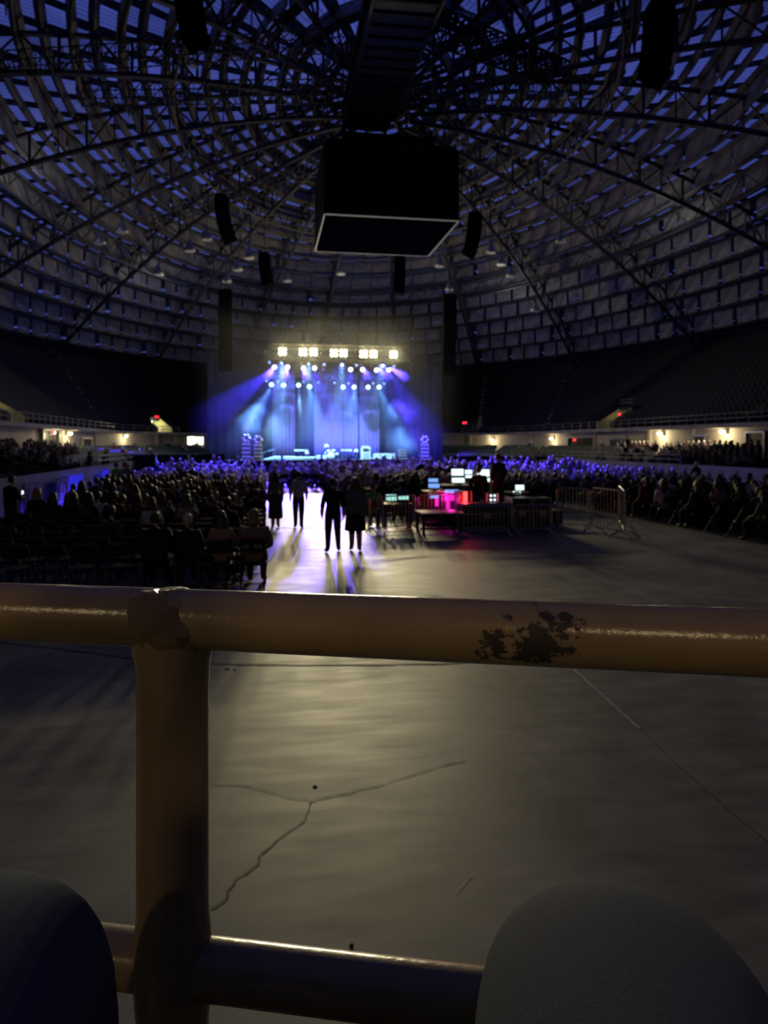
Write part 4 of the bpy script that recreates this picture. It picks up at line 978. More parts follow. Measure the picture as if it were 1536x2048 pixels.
# operators' riser
rp = P(985, HZ, 23.2); rp.z = 0
t = thing('mixing_riser', 'low black riser carrying the mixing desk and its operators', 'platform', rp, 0)
MB().box((0, 0, .45), (3.8, 2.6, .08)).build('deck', M['black'], t)
for sx in (-1, 0, 1):
    for sy in (-1, 1): MB().box((sx * 1.75, sy * 1.15, .2), (.08, .08, .41)).build('leg', M['black'], t)
MB().box((0, -1.28, .24), (3.7, .02, .36)).build('skirt_panel', M['blackcloth'], t)
def case(label, px0, px1, d, z1, dep, zbase=0.0):
    a, b = P(px0, HZ, d), P(px1, HZ, d); w = (b - a).length; c = (a + b) / 2; h = z1 - zbase
    t = thing('road_case', label, 'case', (c.x, c.y + dep / 2, zbase), -TH * .0, 'road cases of the mixing area')
    MB().box((0, 0, .08 + (h - .08) / 2), (w, dep, h - .08)).build('body', M['case'], t)
    ed = MB()
    for sx in (-1, 1):
        for sy in (-1, 1): ed.box((sx * w / 2, sy * dep / 2, .08 + (h - .08) / 2), (.03, .03, h - .08))
    for z in (.09, h - .01, h * .62):
        for sy in (-1, 1): ed.box((0, sy * dep / 2, z), (w, .03, .03))
    for sx in (-1, 1): ed.box((sx * w / 2, 0, h - .01), (.03, dep, .03))
    ed.build('edge_profile', M['alu'], t)
    MB().box((w * .05, -dep / 2 - .012, h * .55), (.22, .008, .15)).build('case_label', M['caselabel'], t)
    MB().tube([(-.1, -dep / 2 - .02, h * .4), (-.08, -dep / 2 - .045, h * .4), (.08, -dep / 2 - .045, h * .4), (.1, -dep / 2 - .02, h * .4)], .01, 6).build('handle', M['alu'], t)
    for sx in (-1, 1): MB().tube([(sx * w * .38, -.03, .04), (sx * w * .38, .03, .04)], .04, 8).build('caster', M['black'], t)
case('wide black road case behind the low barricade', 922, 1018, 21.1, .80, .5); case('black road case with pale label, left one of the pair', 1024, 1062, 21.0, .97, .6); case('black road case with pale label, right one of the pair', 1066, 1103, 21.0, .97, .6)
def desk(label, px0, px1, d, z, zb=0.0, m='black'):
    a, b = P(px0, HZ, d), P(px1, HZ, d); w = (b - a).length; c = (a + b) / 2
    t = thing('desk', label, 'desk', (c.x, c.y, zb), 0); h = z - zb
    MB().box((0, 0, h - .02), (w, .7, .04)).build('desktop', M['wood'] if m == 'wood' else M['black'], t)
    for sx in (-1, 1): MB().box((sx * (w / 2 - .06), 0, (h - .04) / 2), (.06, .6, h - .04)).build('leg', M['black'], t)
    MB().box((0, .3, h * .5), (w * .9, .03, .05)).build('stretcher', M['black'], t); return t
def monitor(label, x0, y0, x1, y1, d, zb, scr='screen', tilt=.12, group='lit screens of the mixing area'):
    c = P((x0 + x1) / 2, (y0 + y1) / 2, d); w = (x1 - x0) / F * d; h = (y1 - y0) / F * d
    t = thing('monitor', label, 'screen', (c.x, c.y, zb), -TH, group); zc = c.z - zb
    R_ = Matrix.Rotation(-tilt, 3, 'X')
    MB().box((0, .025, zc), (w + .03, .04, h + .03), R_).build('housing', M['black'], t); MB().box((0, 0, zc), (w, .012, h), R_).build('screen', M[scr], t)
    if zc - h / 2 > .03: MB().bar((0, .04, 0.01), (0, .04, zc), .04).build('stand', M['black'], t)
    MB().box((0, .05, .012), (min(w * .6, .25), .16, .024)).build('base', M['black'], t)
desk('black mixing desk under the three bright screens', 880, 992, 23.0, 1.26, .49, 'wood'); desk('lower side desk with two blue screens', 846, 884, 22.4, 1.10, 0, 'wood'); desk('table holding the two pale green screens', 764, 822, 22.0, .74, 0)
desk('small black desk with bright screen near the right barricades', 1008, 1054, 22.6, 1.05, .49)
monitor('bright white screen, first on the mixing desk', 903, 938, 927, 951, 23.1, 1.26); monitor('bright tilted console panel below the first white screen', 904, 955, 929, 966, 22.8, 1.26, 'screen', .6)
monitor('smaller bright screen second on the mixing desk', 930, 940, 944, 948, 23.15, 1.26); monitor('thin bright panel below the second desk screen', 931, 950, 946, 956, 22.85, 1.26, 'screen', .5)
monitor('widest bright screen beside the standing operator', 954, 939, 979, 953, 23.1, 1.26); monitor('bright tilted panel at the operator\'s hand', 968, 956, 986, 964, 22.8, 1.26, 'screen', .6)
monitor('blue white screen on the lower side desk', 857, 957, 876, 964, 22.5, 1.10, 'screen_blue'); monitor('pale blue panel below the side desk screen', 857, 967, 879, 976, 22.2, 1.10, 'screen_blue', .5)
monitor('pale green screen left of two on the low table', 772, 989, 793, 1001, 21.9, .74, 'screen_cyan'); monitor('pale green screen right of two on the low table', 797, 990, 817, 999, 21.9, .74, 'screen_cyan')
monitor('bright screen on the small desk right of the operator', 1031, 970, 1048, 980, 22.5, 1.05); monitor('bright low panel on the small desk right of operator', 1026, 982, 1042, 988, 22.3, 1.05, 'screen', .7)
# equipment racks with coloured lights
def rack(label, px, d, w, z1, leds):
    c = P(px, HZ, d); t = thing('equipment_rack', label, 'rack', (c.x, c.y, 0), 0)
    MB().box((0, .25, z1 / 2), (w, .5, z1)).build('body', M['case'], t); ed = MB()
    ed.tube([(-w / 2, 0, .02), (-w / 2, 0, z1), (w / 2, 0, z1), (w / 2, 0, .02)], .018, 4, closed=True).build('edge_profile', M['alu'], t)
    for (x, z, sx, sz, m) in leds: MB().box((x, -.03, z), (sx, .02, sz), taper=.9).build('led_light', M[m], t)
rack('black rack with a vertical glowing red light', 930, 21.7, .42, 1.12, [(0, .90, .13, .2, 'ledred'), (0, 1.05, .13, .12, 'ledred')])
rack('black rack glowing magenta and blue behind the low table', 902, 22.3, .55, 1.14, [(0, .92, .42, .26, 'ledmagenta'), (0, 1.09, .46, .09, 'screen_blue'), (-.1, .68, .12, .3, 'ledmagenta'), (.12, .3, .2, .2, 'screen_blue')])
rack('black rack with a dim pink light left of the magenta rack', 868, 22.2, .4, 1.0, [(.08, .75, .1, .25, 'ledmagenta'), (0, .93, .28, .1, 'screen_blue')])
rack('rack with four small white lamps in front of the operator', 985, 21.9, .35, 1.05, [(-.06, .98, .06, .06, 'phone'), (.06, .98, .06, .06, 'phone'), (-.06, .85, .06, .06, 'phone'), (.06, .85, .06, .06, 'phone')])
c = P(930, HZ, 21.3); point((c.x, c.y, .9), (1, .03, .05), 26, .06, 'red_led_light'); point((c.x + .2, c.y + .1, .25), (1, .03, .1), 12, .06, 'red_led_light')
c = P(902, HZ, 21.9); point((c.x, c.y, .85), (1, .02, .5), 10, .06, 'magenta_led_light')
# operators and crew
op = P(997, HZ, 22.5); op.z = .49
person(st_m, None, op, .35, 'standing operator in black on the riser before the lit screens', BLK, HCOL[0], hmesh=hs_, s=1.0)
op = P(958, HZ, 22.4); op.z = .49
person(SB['man'], 'short', op, 0, 'seated operator in black at the mixing desk', BLK, HCOL[0], s=1.0)
t = thing('stool', 'dark stool under the seated operator', 'stool', op, 0); MB().lathe([(.17, .40), (.18, .44), (.16, .46)], 14).build('seat', M['black'], t); MB().lathe([(.03, .03), (.03, .4)], 8).build('post', M['black'], t); MB().lathe([(.2, 0), (.2, .02), (.05, .04)], 12).build('base', M['black'], t)
gp = G(746, 1058)
g = person(SB['man'], 'short', (gp.x, gp.y, 0), -.25, 'crew member in bright green top with headset watching the pale green screens', (.16, .42, .07, 1), HCOL[0])
MB().tube([(-.1, .03, 1.25), (-.095, .02, 1.35), (0, .01, 1.40), (.095, .02, 1.35), (.1, .03, 1.25)], .014, 6).build('headset', M['alu'], g)
for sx in (-1, 1): pass
MB().lathe([(.195, .68), (.20, .72), (.20, .80), (.19, .84)], 14, (0, -.01, 0), 0, 1.1, .85).build('dark_band', M['black'], g, True)
t = thing('stool', 'small dark stool under the crew member in green', 'stool', (gp.x, gp.y, 0)); MB().lathe([(.17, .40), (.18, .44), (.16, .46)], 14).build('seat', M['black'], t)
for k in range(4): MB().bar((.13 * math.cos(k * PI / 2 + .8), .13 * math.sin(k * PI / 2 + .8), .41), (.2 * math.cos(k * PI / 2 + .8), .2 * math.sin(k * PI / 2 + .8), 0), .03).build('leg', M['black'], t)
bp_ = P(801, HZ, 23.0); person(SB['man'], 'short', (bp_.x, bp_.y, 0), 0, 'broad seated person in dark blue shirt beyond the pale green screens', (.05, .055, .16, 1), HCOL[0])

# ------------------------------------------------------------------ fence panels, banners, emblem at the edge of the floor
def panel(label, px0, px1, y0, y1, Y, m='blackcloth'):
    a, b = PA(px0, y0, Y), PA(px1, y0, Y); zb = 0; w = b.x - a.x; h = a.z
    t = thing('fence_panel', label, 'fence', ((a.x + b.x) / 2, Y, 0), 0, 'black fence panels before the stands')
    MB().tube([(-w / 2, 0, .03), (-w / 2, 0, h), (w / 2, 0, h), (w / 2, 0, .03)], .035, 6, closed=True).build('frame', M['galv'], t)
    pl = MB(); nn = 14
    vs = [(-w / 2 + w * i / nn, .03 * math.sin(i * 1.7), z) for z in (.08, h - .05) for i in range(nn + 1)]
    pl.add(vs, [(i, i + 1, nn + 2 + i, nn + 1 + i) for i in range(nn)]); o = pl.build('cloth', M[m], t, True); s_ = o.modifiers.new('solid', 'SOLIDIFY'); s_.thickness = .02
panel('black cloth fence panel left of the stage, first from the guards', 255, 311, 908, 0, 52); panel('black cloth fence panel left of the stage, second from the guards', 314, 375, 908, 0, 52)
panel('open blue-lit fence frame left of the stage', 380, 450, 907, 0, 56, 'deck')
panel('black cloth fence panel right of the stage, nearest the stage', 888, 959, 911, 0, 56); panel('black cloth fence panel right of the stage, in the middle', 962, 1022, 911, 0, 54); panel('black cloth fence panel right of the stage, outermost one', 1026, 1095, 912, 0, 52)
def banner(label, px0, px1, ytop, lit=False):
    a, _ = hit(px0, 16.15); b, _ = hit(px1, 16.15); d = (Vector((a.x, a.y)) - Vector((CAM.x, CAM.y))).length; a.z = b.z = 0
    L = (b - a).length; h = 1.12
    t = thing('banner_board', label, 'banner', (a + b) / 2, math.atan2((b - a).y, (b - a).x), 'banner boards along the white wall')
    MB().box((0, .03, h / 2), (L, .05, h)).build('board', M['ledblue'] if lit else M['print_dark'], t)
    if not lit:
        W2 = L * .36; arch = [(-W2, -.006, h * .1)] + [(-W2 * math.cos(k * PI / 10), -.006, h * .62 + W2 * 0 + h * .26 * math.sin(k * PI / 10)) for k in range(11)] + [(W2, -.006, h * .1)]
        MB().tube(arch, .025, 4).build('arch_print', M['print_white'], t)
        for k, (wz, ww_) in enumerate(((.58, .5), (.46, .56))):
            for j in range(4): MB().box((-L * ww_ / 2 + L * ww_ * (j + .5) / 4, -.004, h * wz), (L * ww_ / 5.5, .01, h * .08)).build('red_print', M['print_red'], t)
        MB().box((0, -.004, h * .06), (L * .8, .01, .03)).build('base_print', M['print_white'], t)
banner('dark banner board with pale arch and red lettering, first from the standing man', 50, 82, 970); banner('plain dark board between the two arch banners', 84, 111, 970, False) if False else None
banner('banner board with arch and red lettering beside the blue glowing board', 114, 137, 965); banner('glowing blue board past the second arch banner', 139, 166, 960, True)
banner('narrow glowing blue board by the guards', 206, 219, 955, True)
# emblem painted on the right dasher boards
emb = thing('wall_emblem', 'dark oval and slanted strokes painted on the white boards right', 'emblem')
pts = []
for k in range(24):
    q, rz, d, out = wall_at(1360 + 14 * math.cos(k * PI / 12), 955 + 8 * math.sin(k * PI / 12), 16.47); pts.append(q)
MB().tube(pts, .03, 4, closed=True).build('oval', M['print_dark'], emb)
for (x0, y0, x1, y1) in ((1318, 955, 1350, 945), (1322, 961, 1343, 955)):
    MB().tube([wall_at(x0 + (x1 - x0) * k / 6, y0 + (y1 - y0) * k / 6, 16.47)[0] for k in range(7)], .025, 4).build('stroke', M['print_dark'], emb)

# ------------------------------------------------------------------ stage
ZS = .95
sl, sr = PA(440, 900, 66).x, PA(872, 900, 66).x
t = thing('stage', 'black stage deck spanning the far end of the floor', 'stage', ((sl + sr) / 2, 72, 0), 0); sw = sr - sl
MB().box((0, 0, ZS - .06), (sw, 13, .12)).build('deck', M['black'], t); MB().box((0, -6.45, ZS / 2 - .06), (sw, .06, ZS - .14)).build('skirt_panel', M['blackcloth'], t)
for k in range(8):
    for sy in (-5.9, 0, 5.9): MB().box((-sw / 2 + .3 + k * (sw - .6) / 7, sy, (ZS - .12) / 2), (.09, .09, ZS - .12)).build('leg', M['black'], t)
def drape(label, px0, px1, py0, Y, m, amp=.09, wl=.42, name='stage_curtain', group='hanging stage curtains', zb=ZS):
    a, b = PA(px0, py0, Y), PA(px1, py0, Y); w = b.x - a.x; h = a.z - zb; nx = max(16, int(w / wl * 8)); nz = 6
    t = thing(name, label, 'curtain', ((a.x + b.x) / 2, Y, zb), 0, group); vs, fs = [], []
    for j in range(nz + 1):
        for i in range(nx + 1):
            x = -w / 2 + w * i / nx; vs.append((x, amp * math.sin(2 * PI * x / wl + .4 * math.sin(x * 1.3)) * (.7 + .3 * (1 - j / nz)), h * j / nz))
    for j in range(nz):
        for i in range(nx): fs.append((j * (nx + 1) + i, j * (nx + 1) + i + 1, (j + 1) * (nx + 1) + i + 1, (j + 1) * (nx + 1) + i))
    o = MB().add(vs, fs).build('cloth', m, t, True); s_ = o.modifiers.new('solid', 'SOLIDIFY'); s_.thickness = .03
    MB().tube([(-w / 2, 0, h), (w / 2, 0, h)], .05, 8).build('pipe', M['truss'], t)
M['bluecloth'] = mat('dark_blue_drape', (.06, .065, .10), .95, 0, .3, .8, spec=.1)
drape('wide dark backdrop drape behind the whole stage', 415, 884, 716, 79.0, M['bluecloth'], .07, .9, 'backdrop_drape', None, 0)
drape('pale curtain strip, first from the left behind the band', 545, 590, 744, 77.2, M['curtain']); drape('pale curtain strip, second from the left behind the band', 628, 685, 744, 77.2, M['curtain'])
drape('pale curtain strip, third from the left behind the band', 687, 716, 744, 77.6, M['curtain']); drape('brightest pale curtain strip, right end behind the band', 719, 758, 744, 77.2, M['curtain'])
for (y, Y, x0, x1, lab) in ((700, STAGE_Y - .8, 545, 806, 'front lighting truss carrying the amber blinder lamps'), (722, STAGE_Y + .2, 530, 802, 'lighting truss with the upper row of blue moving lights'), (759, STAGE_Y + 3.2, 525, 780, 'rear lighting truss with the lower row of blue moving lights'), (714, 77.9, 410, 878, 'long thin truss along the top of the backdrop')):
    a, b = PA(x0, y, Y), PA(x1, y, Y); z = (a.z + b.z) / 2
    lattice('lighting_truss', lab, 'truss', (a.x, Y, z), (b.x, Y, z), .42 if Y < 77 else .3, .42 if Y < 77 else .25, M['truss'], 30, 'stage lighting trusses')
    for f in (.2, .8): pass
for i, (px, py) in enumerate(BLIND):
    p = PA(px, py, STAGE_Y - 1.0); t = thing('blinder_lamp', f'square glowing amber blinder lamp, {ordw(i + 1)} from the left on the front truss', 'lamp', p, 0, 'amber blinder lamps')
    MB().box((0, .16, 0), (.78, .3, .78), taper=1.0).build('housing', M['black'], t)
    lm = MB().lathe([(.17, .0), (.155, .04), (.06, .075)], 12, (0, 0, 0), 0, 1, 1, Matrix.Rotation(PI / 2, 3, 'X')).mesh('lens', M['blinder'], True)
    for sx in (-1, 1):
        for sz in (-1, 1): q = bpy.data.objects.new('lens', lm); COL.objects.link(q); q.parent = t; q.location = (sx * .19, -.0, sz * .19)
    MB().tube([(-.43, .15, -.1), (-.43, .15, .42), (.43, .15, .42), (.43, .15, -.1)], .025, 6).build('yoke', M['black'], t); MB().bar((0, .15, .42), (0, .15, .75), .05).build('clamp', M['alu'], t)
UP = [(549, 733), (575, 733), (607, 735), (629, 735), (701, 738), (725, 738), (753, 739), (777, 739)]
LOW = [(543, 768), (567, 769), (597, 769), (619, 772), (686, 773), (708, 773), (736, 773), (758, 773)]
SM = [(539, 724), (563, 725), (617, 727), (648, 728), (684, 729), (713, 730), (765, 731), (788, 732), (533, 761), (556, 762), (607, 763), (636, 764), (669, 765), (697, 766), (746, 766), (768, 767)]
def mover(label, px, py, Y, lens, s, group):
    p = PA(px, py, Y); t = thing('moving_light', label, 'lamp', p, 0, group); t.scale = (s, s, s)
    MB().box((0, .1, .52), (.34, .34, .16)).build('base', M['black'], t); MB().tube([(-.26, .1, .0), (-.26, .1, .40), (.26, .1, .40), (.26, .1, .0)], .04, 6).build('yoke', M['black'], t)
    R_ = Matrix.Rotation(-PI / 2 - .5, 3, 'X') if False else Matrix.Rotation(PI / 2 + .35, 3, 'X')
    MB().lathe([(.1, -.3), (.19, -.22), (.21, .1), (.20, .16)], 14, (0, .1, 0), 0, 1, 1, R_).build('head', M['black'], t, True); MB().lathe([(.19, .0), (.17, .05), (.08, .08)], 14, Vector((0, .1, 0)) + R_ @ Vector((0, 0, .165)), 0, 1, 1, R_).build('lens', M[lens], t, True)
for i, (px, py) in enumerate(UP): mover(f'blue moving light, {ordw(i + 1)} from the left in the upper row', px, py, STAGE_Y - .1, 'bluelens', 1.25, 'blue moving lights, upper row')
for i, (px, py) in enumerate(LOW): mover(f'pale blue moving light, {ordw(i + 1)} from the left in the lower row', px, py, STAGE_Y + 2.9, 'cyanlens', 1.25, 'blue moving lights, lower row')
for i, (px, py) in enumerate(SM): mover(f'small blue lamp, {ordw(i % 8 + 1)} from the left over the {"upper" if i < 8 else "lower"} row', px, py, STAGE_Y + (.1 if i < 8 else 3.1), 'smalllens', .72, 'small blue lamps on the trusses')
# band gear
def tower(label, px, ytop, Y, n, wheel):
    b = PA(px, 926, Y); top = PA(px, ytop, Y).z; t = thing('light_tower', label, 'tower', (b.x, Y, ZS), 0, 'towers of lamps on the stage'); h = top - ZS
    for sx in (-1, 1): MB().bar((sx * .42, .1, 0), (sx * .42, .1, h), .06).build('post', M['alu'], t)
    MB().box((0, .1, .04), (1.1, .8, .08)).build('base', M['white'], t)
    for k in range(n):
        z = .35 + (h * (.62 if wheel else .95) - .35) * k / max(n - 1, 1)
        q = MB().box((0, 0, z), (.78, .25, .2)); q.build('lamp_bar', M['white'], t)
    if wheel:
        for k in range(6): MB().ball((.3 * math.cos(k * PI / 3), 0, h * .83 + .3 * math.sin(k * PI / 3)), .17, 10).build('round_lamp', M['white'], t, True)
tower('tall lamp tower at the left end of the stage, outer one', 492, 868, 69, 4, True); tower('tall lamp tower at the left end of the stage, inner one', 516, 872, 69.5, 4, True); tower('tall lamp tower at the right end of the stage', 850, 872, 70, 4, True); tower('short lamp tower just left of the right tower', 805, 900, 71, 3, False)
def riser(label, x0, x1, ytop, Y, dep):
    a, b = PA(x0, ytop, Y), PA(x1, ytop, Y); w = b.x - a.x; h = a.z - ZS; t = thing('stage_riser', label, 'riser', ((a.x + b.x) / 2, Y + dep / 2, ZS), 0, 'white risers on the stage')
    MB().box((0, 0, h - .06), (w, dep, .12)).build('top', M['white'], t); MB().box((0, -dep / 2 + .05, (h - .12) / 2), (w, .06, h - .12)).build('front_panel', M['curtain'], t)
    for sx in (-1, 1): MB().box((sx * (w / 2 - .1), dep / 2 - .1, (h - .12) / 2), (.1, .1, h - .12)).build('leg', M['black'], t)
riser('long white riser right of the ramp', 549, 590, 913, 72, 2); riser('white riser under the keyboards', 590, 634, 914, 71.5, 2); riser('higher white riser behind the drum kit', 634, 662, 911, 73, 2.4); riser('white riser right of the tall cabinet', 746, 785, 916, 72, 2)
a, b = PA(525, 925, 71), PA(549, 913, 71); t = thing('stage_ramp', 'white ramp climbing to the long riser on the left', 'ramp', (a.x, 72, ZS), 0); L = b.x - a.x; h = b.z - ZS
MB().add([(0, -1, 0), (L, -1, 0), (L, -1, h), (0, 1, 0), (L, 1, 0), (L, 1, h)], [(0, 1, 2), (3, 5, 4), (0, 2, 5, 3), (1, 4, 5, 2), (0, 3, 4, 1)]).build('slope', M['white'], t)
MB().tube([(0, -1, .7), (L, -1, h + .7)], .03, 6).build('rail', M['alu'], t)
for f in (.05, .95): MB().tube([(L * f, -1, h * f), (L * f, -1, h * f + .7)], .03, 6).build('post', M['alu'], t)
p = PA(731, 892, 71.5); t = thing('organ_cabinet', 'tall pale cabinet standing on the stage right of the drums', 'cabinet', (p.x, 71.5, ZS), 0); h = p.z - ZS; w = 19 / F * 71.5
MB().box((0, 0, h * .44), (w, .7, h * .88)).build('body', M['white'], t); MB().box((0, 0, h * .94), (w * .8, .55, h * .12)).build('top_box', M['white'], t)
for k in range(5): MB().box((0, -.36, h * (.62 + k * .045)), (w * .7, .03, .03)).build('louvre_slat', M['alu'], t)
MB().box((0, -.36, h * .28), (w * .7, .03, h * .34)).build('front_panel', M['curtain'], t)
kp = PA(662, 918, 71); t = thing('drum_kit', 'pale drum kit with cymbals at the middle of the stage', 'drums', (kp.x, 71, ZS), 0)
MB().lathe([(.34, -.22), (.36, -.2), (.36, .2), (.34, .22)], 18, (0, 0, .36), 0, 1, 1, Matrix.Rotation(PI / 2, 3, 'X')).build('bass_drum', M['white'], t, True)
for x, y, z, r in ((-.25, -.05, .82, .17), (.25, -.05, .84, .17), (.62, .2, .5, .22), (-.55, .25, .6, .19)): MB().lathe([(r, -.13), (r * 1.03, 0), (r, .13)], 14, (x, y, z)).build('drum', M['white'], t, True)
for x, y, z in ((-.75, 0, 1.15), (.75, 0, 1.25), (.95, .35, 1.05)): MB().lathe([(.24, 0), (.2, .02), (.04, .05)], 14, (x, y, z)).build('cymbal', M['chrome'], t, True); MB().bar((x, y, 0), (x, y, z), .03).build('cymbal_stand', M['alu'], t)
for (px, yt, Y, nm, lab) in ((614, 907, 70.5, 'floor_lamp', 'round lamp on a stand before the left risers'), (653, 893, 72, 'floor_lamp', 'small round lamp on a tall stand behind the drums'), (712, 903, 70.5, 'floor_lamp', 'slim bright lamp on a stand left of the tall cabinet')):
    p = PA(px, yt, Y); h = p.z - ZS; t = thing(nm, lab, 'lamp', (p.x, Y, ZS), 0, 'lamps on stands on the stage'); MB().lathe([(.25, 0), (.25, .03), (.04, .06)], 12).build('base', M['alu'], t); MB().bar((0, 0, .03), (0, 0, h - .1), .05).build('pole', M['alu'], t); MB().ball((0, 0, h), .22, 12, 0, (1, .6, 1)).build('lamp_head', M['white'], t, True); MB().ball((0, -.1, h), .11, 8).build('lens', M['smalllens'], t, True)
for (px, Y, lab) in ((602, 70.8, 'pale keyboard on a stand before the left risers'), (690, 71.2, 'pale keyboard on a stand beside the drum kit'), (768, 71.5, 'low pale amplifier row at the right of the stage')):
    p = PA(px, 916, Y); t = thing('keyboard' if px < 750 else 'amplifier', lab, 'keyboard' if px < 750 else 'amplifier', (p.x, Y, ZS), 0)
    if px < 750:
        MB().box((0, 0, .92), (1.4, .4, .14)).build('body', M['white'], t); MB().box((0, -.1, 1.0), (1.2, .16, .02)).build('keys', M['curtain'], t)
        for sx in (-1, 1): MB().bar((sx * .5, 0, 0), (-sx * .5, 0, .85), .05).build('leg', M['alu'], t)
    else:
        for k in range(3): MB().box((-.8 + k * .8, 0, .3), (.7, .4, .6)).box((-.8 + k * .8, -.21, .25), (.58, .02, .4)).build('speaker_box', M['white'], t)
# haze over the stage
def haze(name, c, size, dens, cloud, scale, ani, thr=(.42, .72), ball=False, colr=(.8, .85, 1)):
    m = bpy.data.materials.new(name + '_volume'); m.use_nodes = True; nt = m.node_tree; nt.nodes.remove(nt.nodes['Principled BSDF']); v = nt.nodes.new('ShaderNodeVolumeScatter'); v.inputs['Color'].default_value = (*colr, 1); v.inputs['Anisotropy'].default_value = ani
    if cloud:
        geo = nt.nodes.new('ShaderNodeNewGeometry'); n = nt.nodes.new('ShaderNodeTexNoise'); n.inputs['Scale'].default_value = scale; n.inputs['Detail'].default_value = 3; nt.links.new(geo.outputs['Position'], n.inputs['Vector'])
        mr = nt.nodes.new('ShaderNodeMapRange'); mr.inputs['From Min'].default_value = thr[0]; mr.inputs['From Max'].default_value = thr[1]; mr.inputs['To Min'].default_value = dens; mr.inputs['To Max'].default_value = dens + cloud; nt.links.new(n.outputs['Fac'], mr.inputs['Value'])
        out = mr.outputs[0]
        if ball:
            tc = nt.nodes.new('ShaderNodeTexCoord'); ln = nt.nodes.new('ShaderNodeVectorMath'); ln.operation = 'LENGTH'; nt.links.new(tc.outputs['Object'], ln.inputs[0])
            f = nt.nodes.new('ShaderNodeMapRange'); f.inputs['From Min'].default_value = 1.0; f.inputs['From Max'].default_value = .35; nt.links.new(ln.outputs['Value'], f.inputs['Value'])
            mu = nt.nodes.new('ShaderNodeMath'); mu.operation = 'MULTIPLY'; nt.links.new(out, mu.inputs[0]); nt.links.new(f.outputs[0], mu.inputs[1]); out = mu.outputs[0]
        if not ball:
            tc = nt.nodes.new('ShaderNodeTexCoord'); sx_ = nt.nodes.new('ShaderNodeSeparateXYZ'); nt.links.new(tc.outputs['Object'], sx_.inputs[0])
            for ax, half in (('X', size[0] / 2), ('Z', size[2] / 2)):
                ab = nt.nodes.new('ShaderNodeMath'); ab.operation = 'ABSOLUTE'; nt.links.new(sx_.outputs[ax], ab.inputs[0])
                f = nt.nodes.new('ShaderNodeMapRange'); f.interpolation_type = 'SMOOTHSTEP'; f.inputs['From Min'].default_value = half * .97; f.inputs['From Max'].default_value = half * (.55 if ax == 'X' else .6); nt.links.new(ab.outputs[0], f.inputs['Value'])
                mu = nt.nodes.new('ShaderNodeMath'); mu.operation = 'MULTIPLY'; nt.links.new(out, mu.inputs[0]); nt.links.new(f.outputs[0], mu.inputs[1]); out = mu.outputs[0]
        nt.links.new(out, v.inputs['Density'])
    else: v.inputs['Density'].default_value = dens
    nt.links.new(v.outputs[0], nt.nodes['Material Output'].inputs['Volume'])
    if ball: o = MB().ball((0, 0, 0), 1.0, 16).build(name, m); o.location = c; o.scale = size
    else: o = MB().box((0, 0, 0), size).build(name, m); o.location = c
    return tag(o, kind='stuff')
hl, hr = PA(405, 800, 70).x, PA(895, 800, 70).x
haze('stage_haze', ((hl + hr) / 2, 71.2, 8.3), ((hr - hl) * 1.15, 14.6, 15.5), .008, .03, .16, .2)

for nm_, px, py, Y, sz in (('pale', 500, 842, 71, (2.6, 1.6, 2.0)), ('left', 546, 862, 70, (1.7, 1.3, 1.9)), ('right', 805, 826, 70, (1.9, 1.4, 1.7)), ('lowright', 812, 884, 71, (2.4, 1.6, 1.8)), ('small', 600, 812, 71, (.8, .8, 1.5))):
    haze('smoke_puff', PA(px, py, Y), sz, 0.0, .32, .55, .1, (.34, .66), True)
# ------------------------------------------------------------------ platform, railing and the seated person in front
PZ = 1.79
def V(X, d, z): q = CAM + RT * X + FW * d; q.z = z; return q
A_, B_ = V(-.357, .66, 0), V(.300, .555, 0); rd = (B_ - A_).normalized()
t = bpy.data.objects.new('floor_platform', None); COL.objects.link(t); t['kind'] = 'structure'; nrm = Vector((-rd.y, rd.x, 0))
c = A_.lerp(B_, .5) + nrm * .12; t.location = (c.x, c.y, 0); t.rotation_euler = (0, 0, math.atan2(rd.y, rd.x))
MB().box((0, -1.2, PZ / 2), (7, 2.4, PZ)).build('riser_panel', M['deck'], t); MB().box((0, -3.2, PZ / 2 + .12), (7, 1.6, PZ + .24)).build('riser_panel', M['deck'], t)
def railp(px, py):              # centre of the top pipe below a pixel column
    a = (px - 768) / F; # solve along the line A_-B_ in camera space
    ax, ad, bx, bd = -.357, .66, .300, .555; s_ = (a * ad - ax) / ((bx - ax) - a * (bd - ad)); d = ad + (bd - ad) * s_; return P(px, py, d), d
def surf(px, py):
    p, d = railp(px, py); dd = d - .021; return tuple(P(px, py, dd))
CHIPS = [(surf(1012, 1290), .038, .22), (surf(1045, 1303), .040, .23), (surf(1085, 1287), .044, .25), (surf(1112, 1262), .033, .21), (surf(1128, 1297), .036, .19), (surf(1022, 1237), .017, .13), (surf(1080, 1222), .014, .10), (surf(1135, 1230), .018, .09), (surf(1172, 1219), .014, .10),
         (surf(105, 1172), .012, .10), (surf(165, 1190), .011, .10), (surf(150, 1240), .012, .08), (surf(195, 1250), .012, .08), (surf(1160, 1297), .014, .10), (surf(310, 1322), .014, .06)]
M['rail'] = rail_mat()
M['raildark'] = mat('worn_dark_paint', (.10, .075, .04), .3, 0, .3, 20, .1)
zt_ = 2.6 - .159 * 1.0; p0_, d0 = railp(768, 1254); ztop = p0_.z
rl = thing('front_railing', 'chipped tan pipe railing crossing the view in front of the seated person', 'railing')
e0 = V(-.357 - .657 * 4, .66 + .105 * 4, ztop); e1 = V(.300 + .657 * 4, .555 - .105 * 4, ztop)
NSEG = 80
o = MB().tube([e0.lerp(e1, k / NSEG) for k in range(NSEG + 1)], .0262, 40).build('top_rail', M['rail'], rl, True)
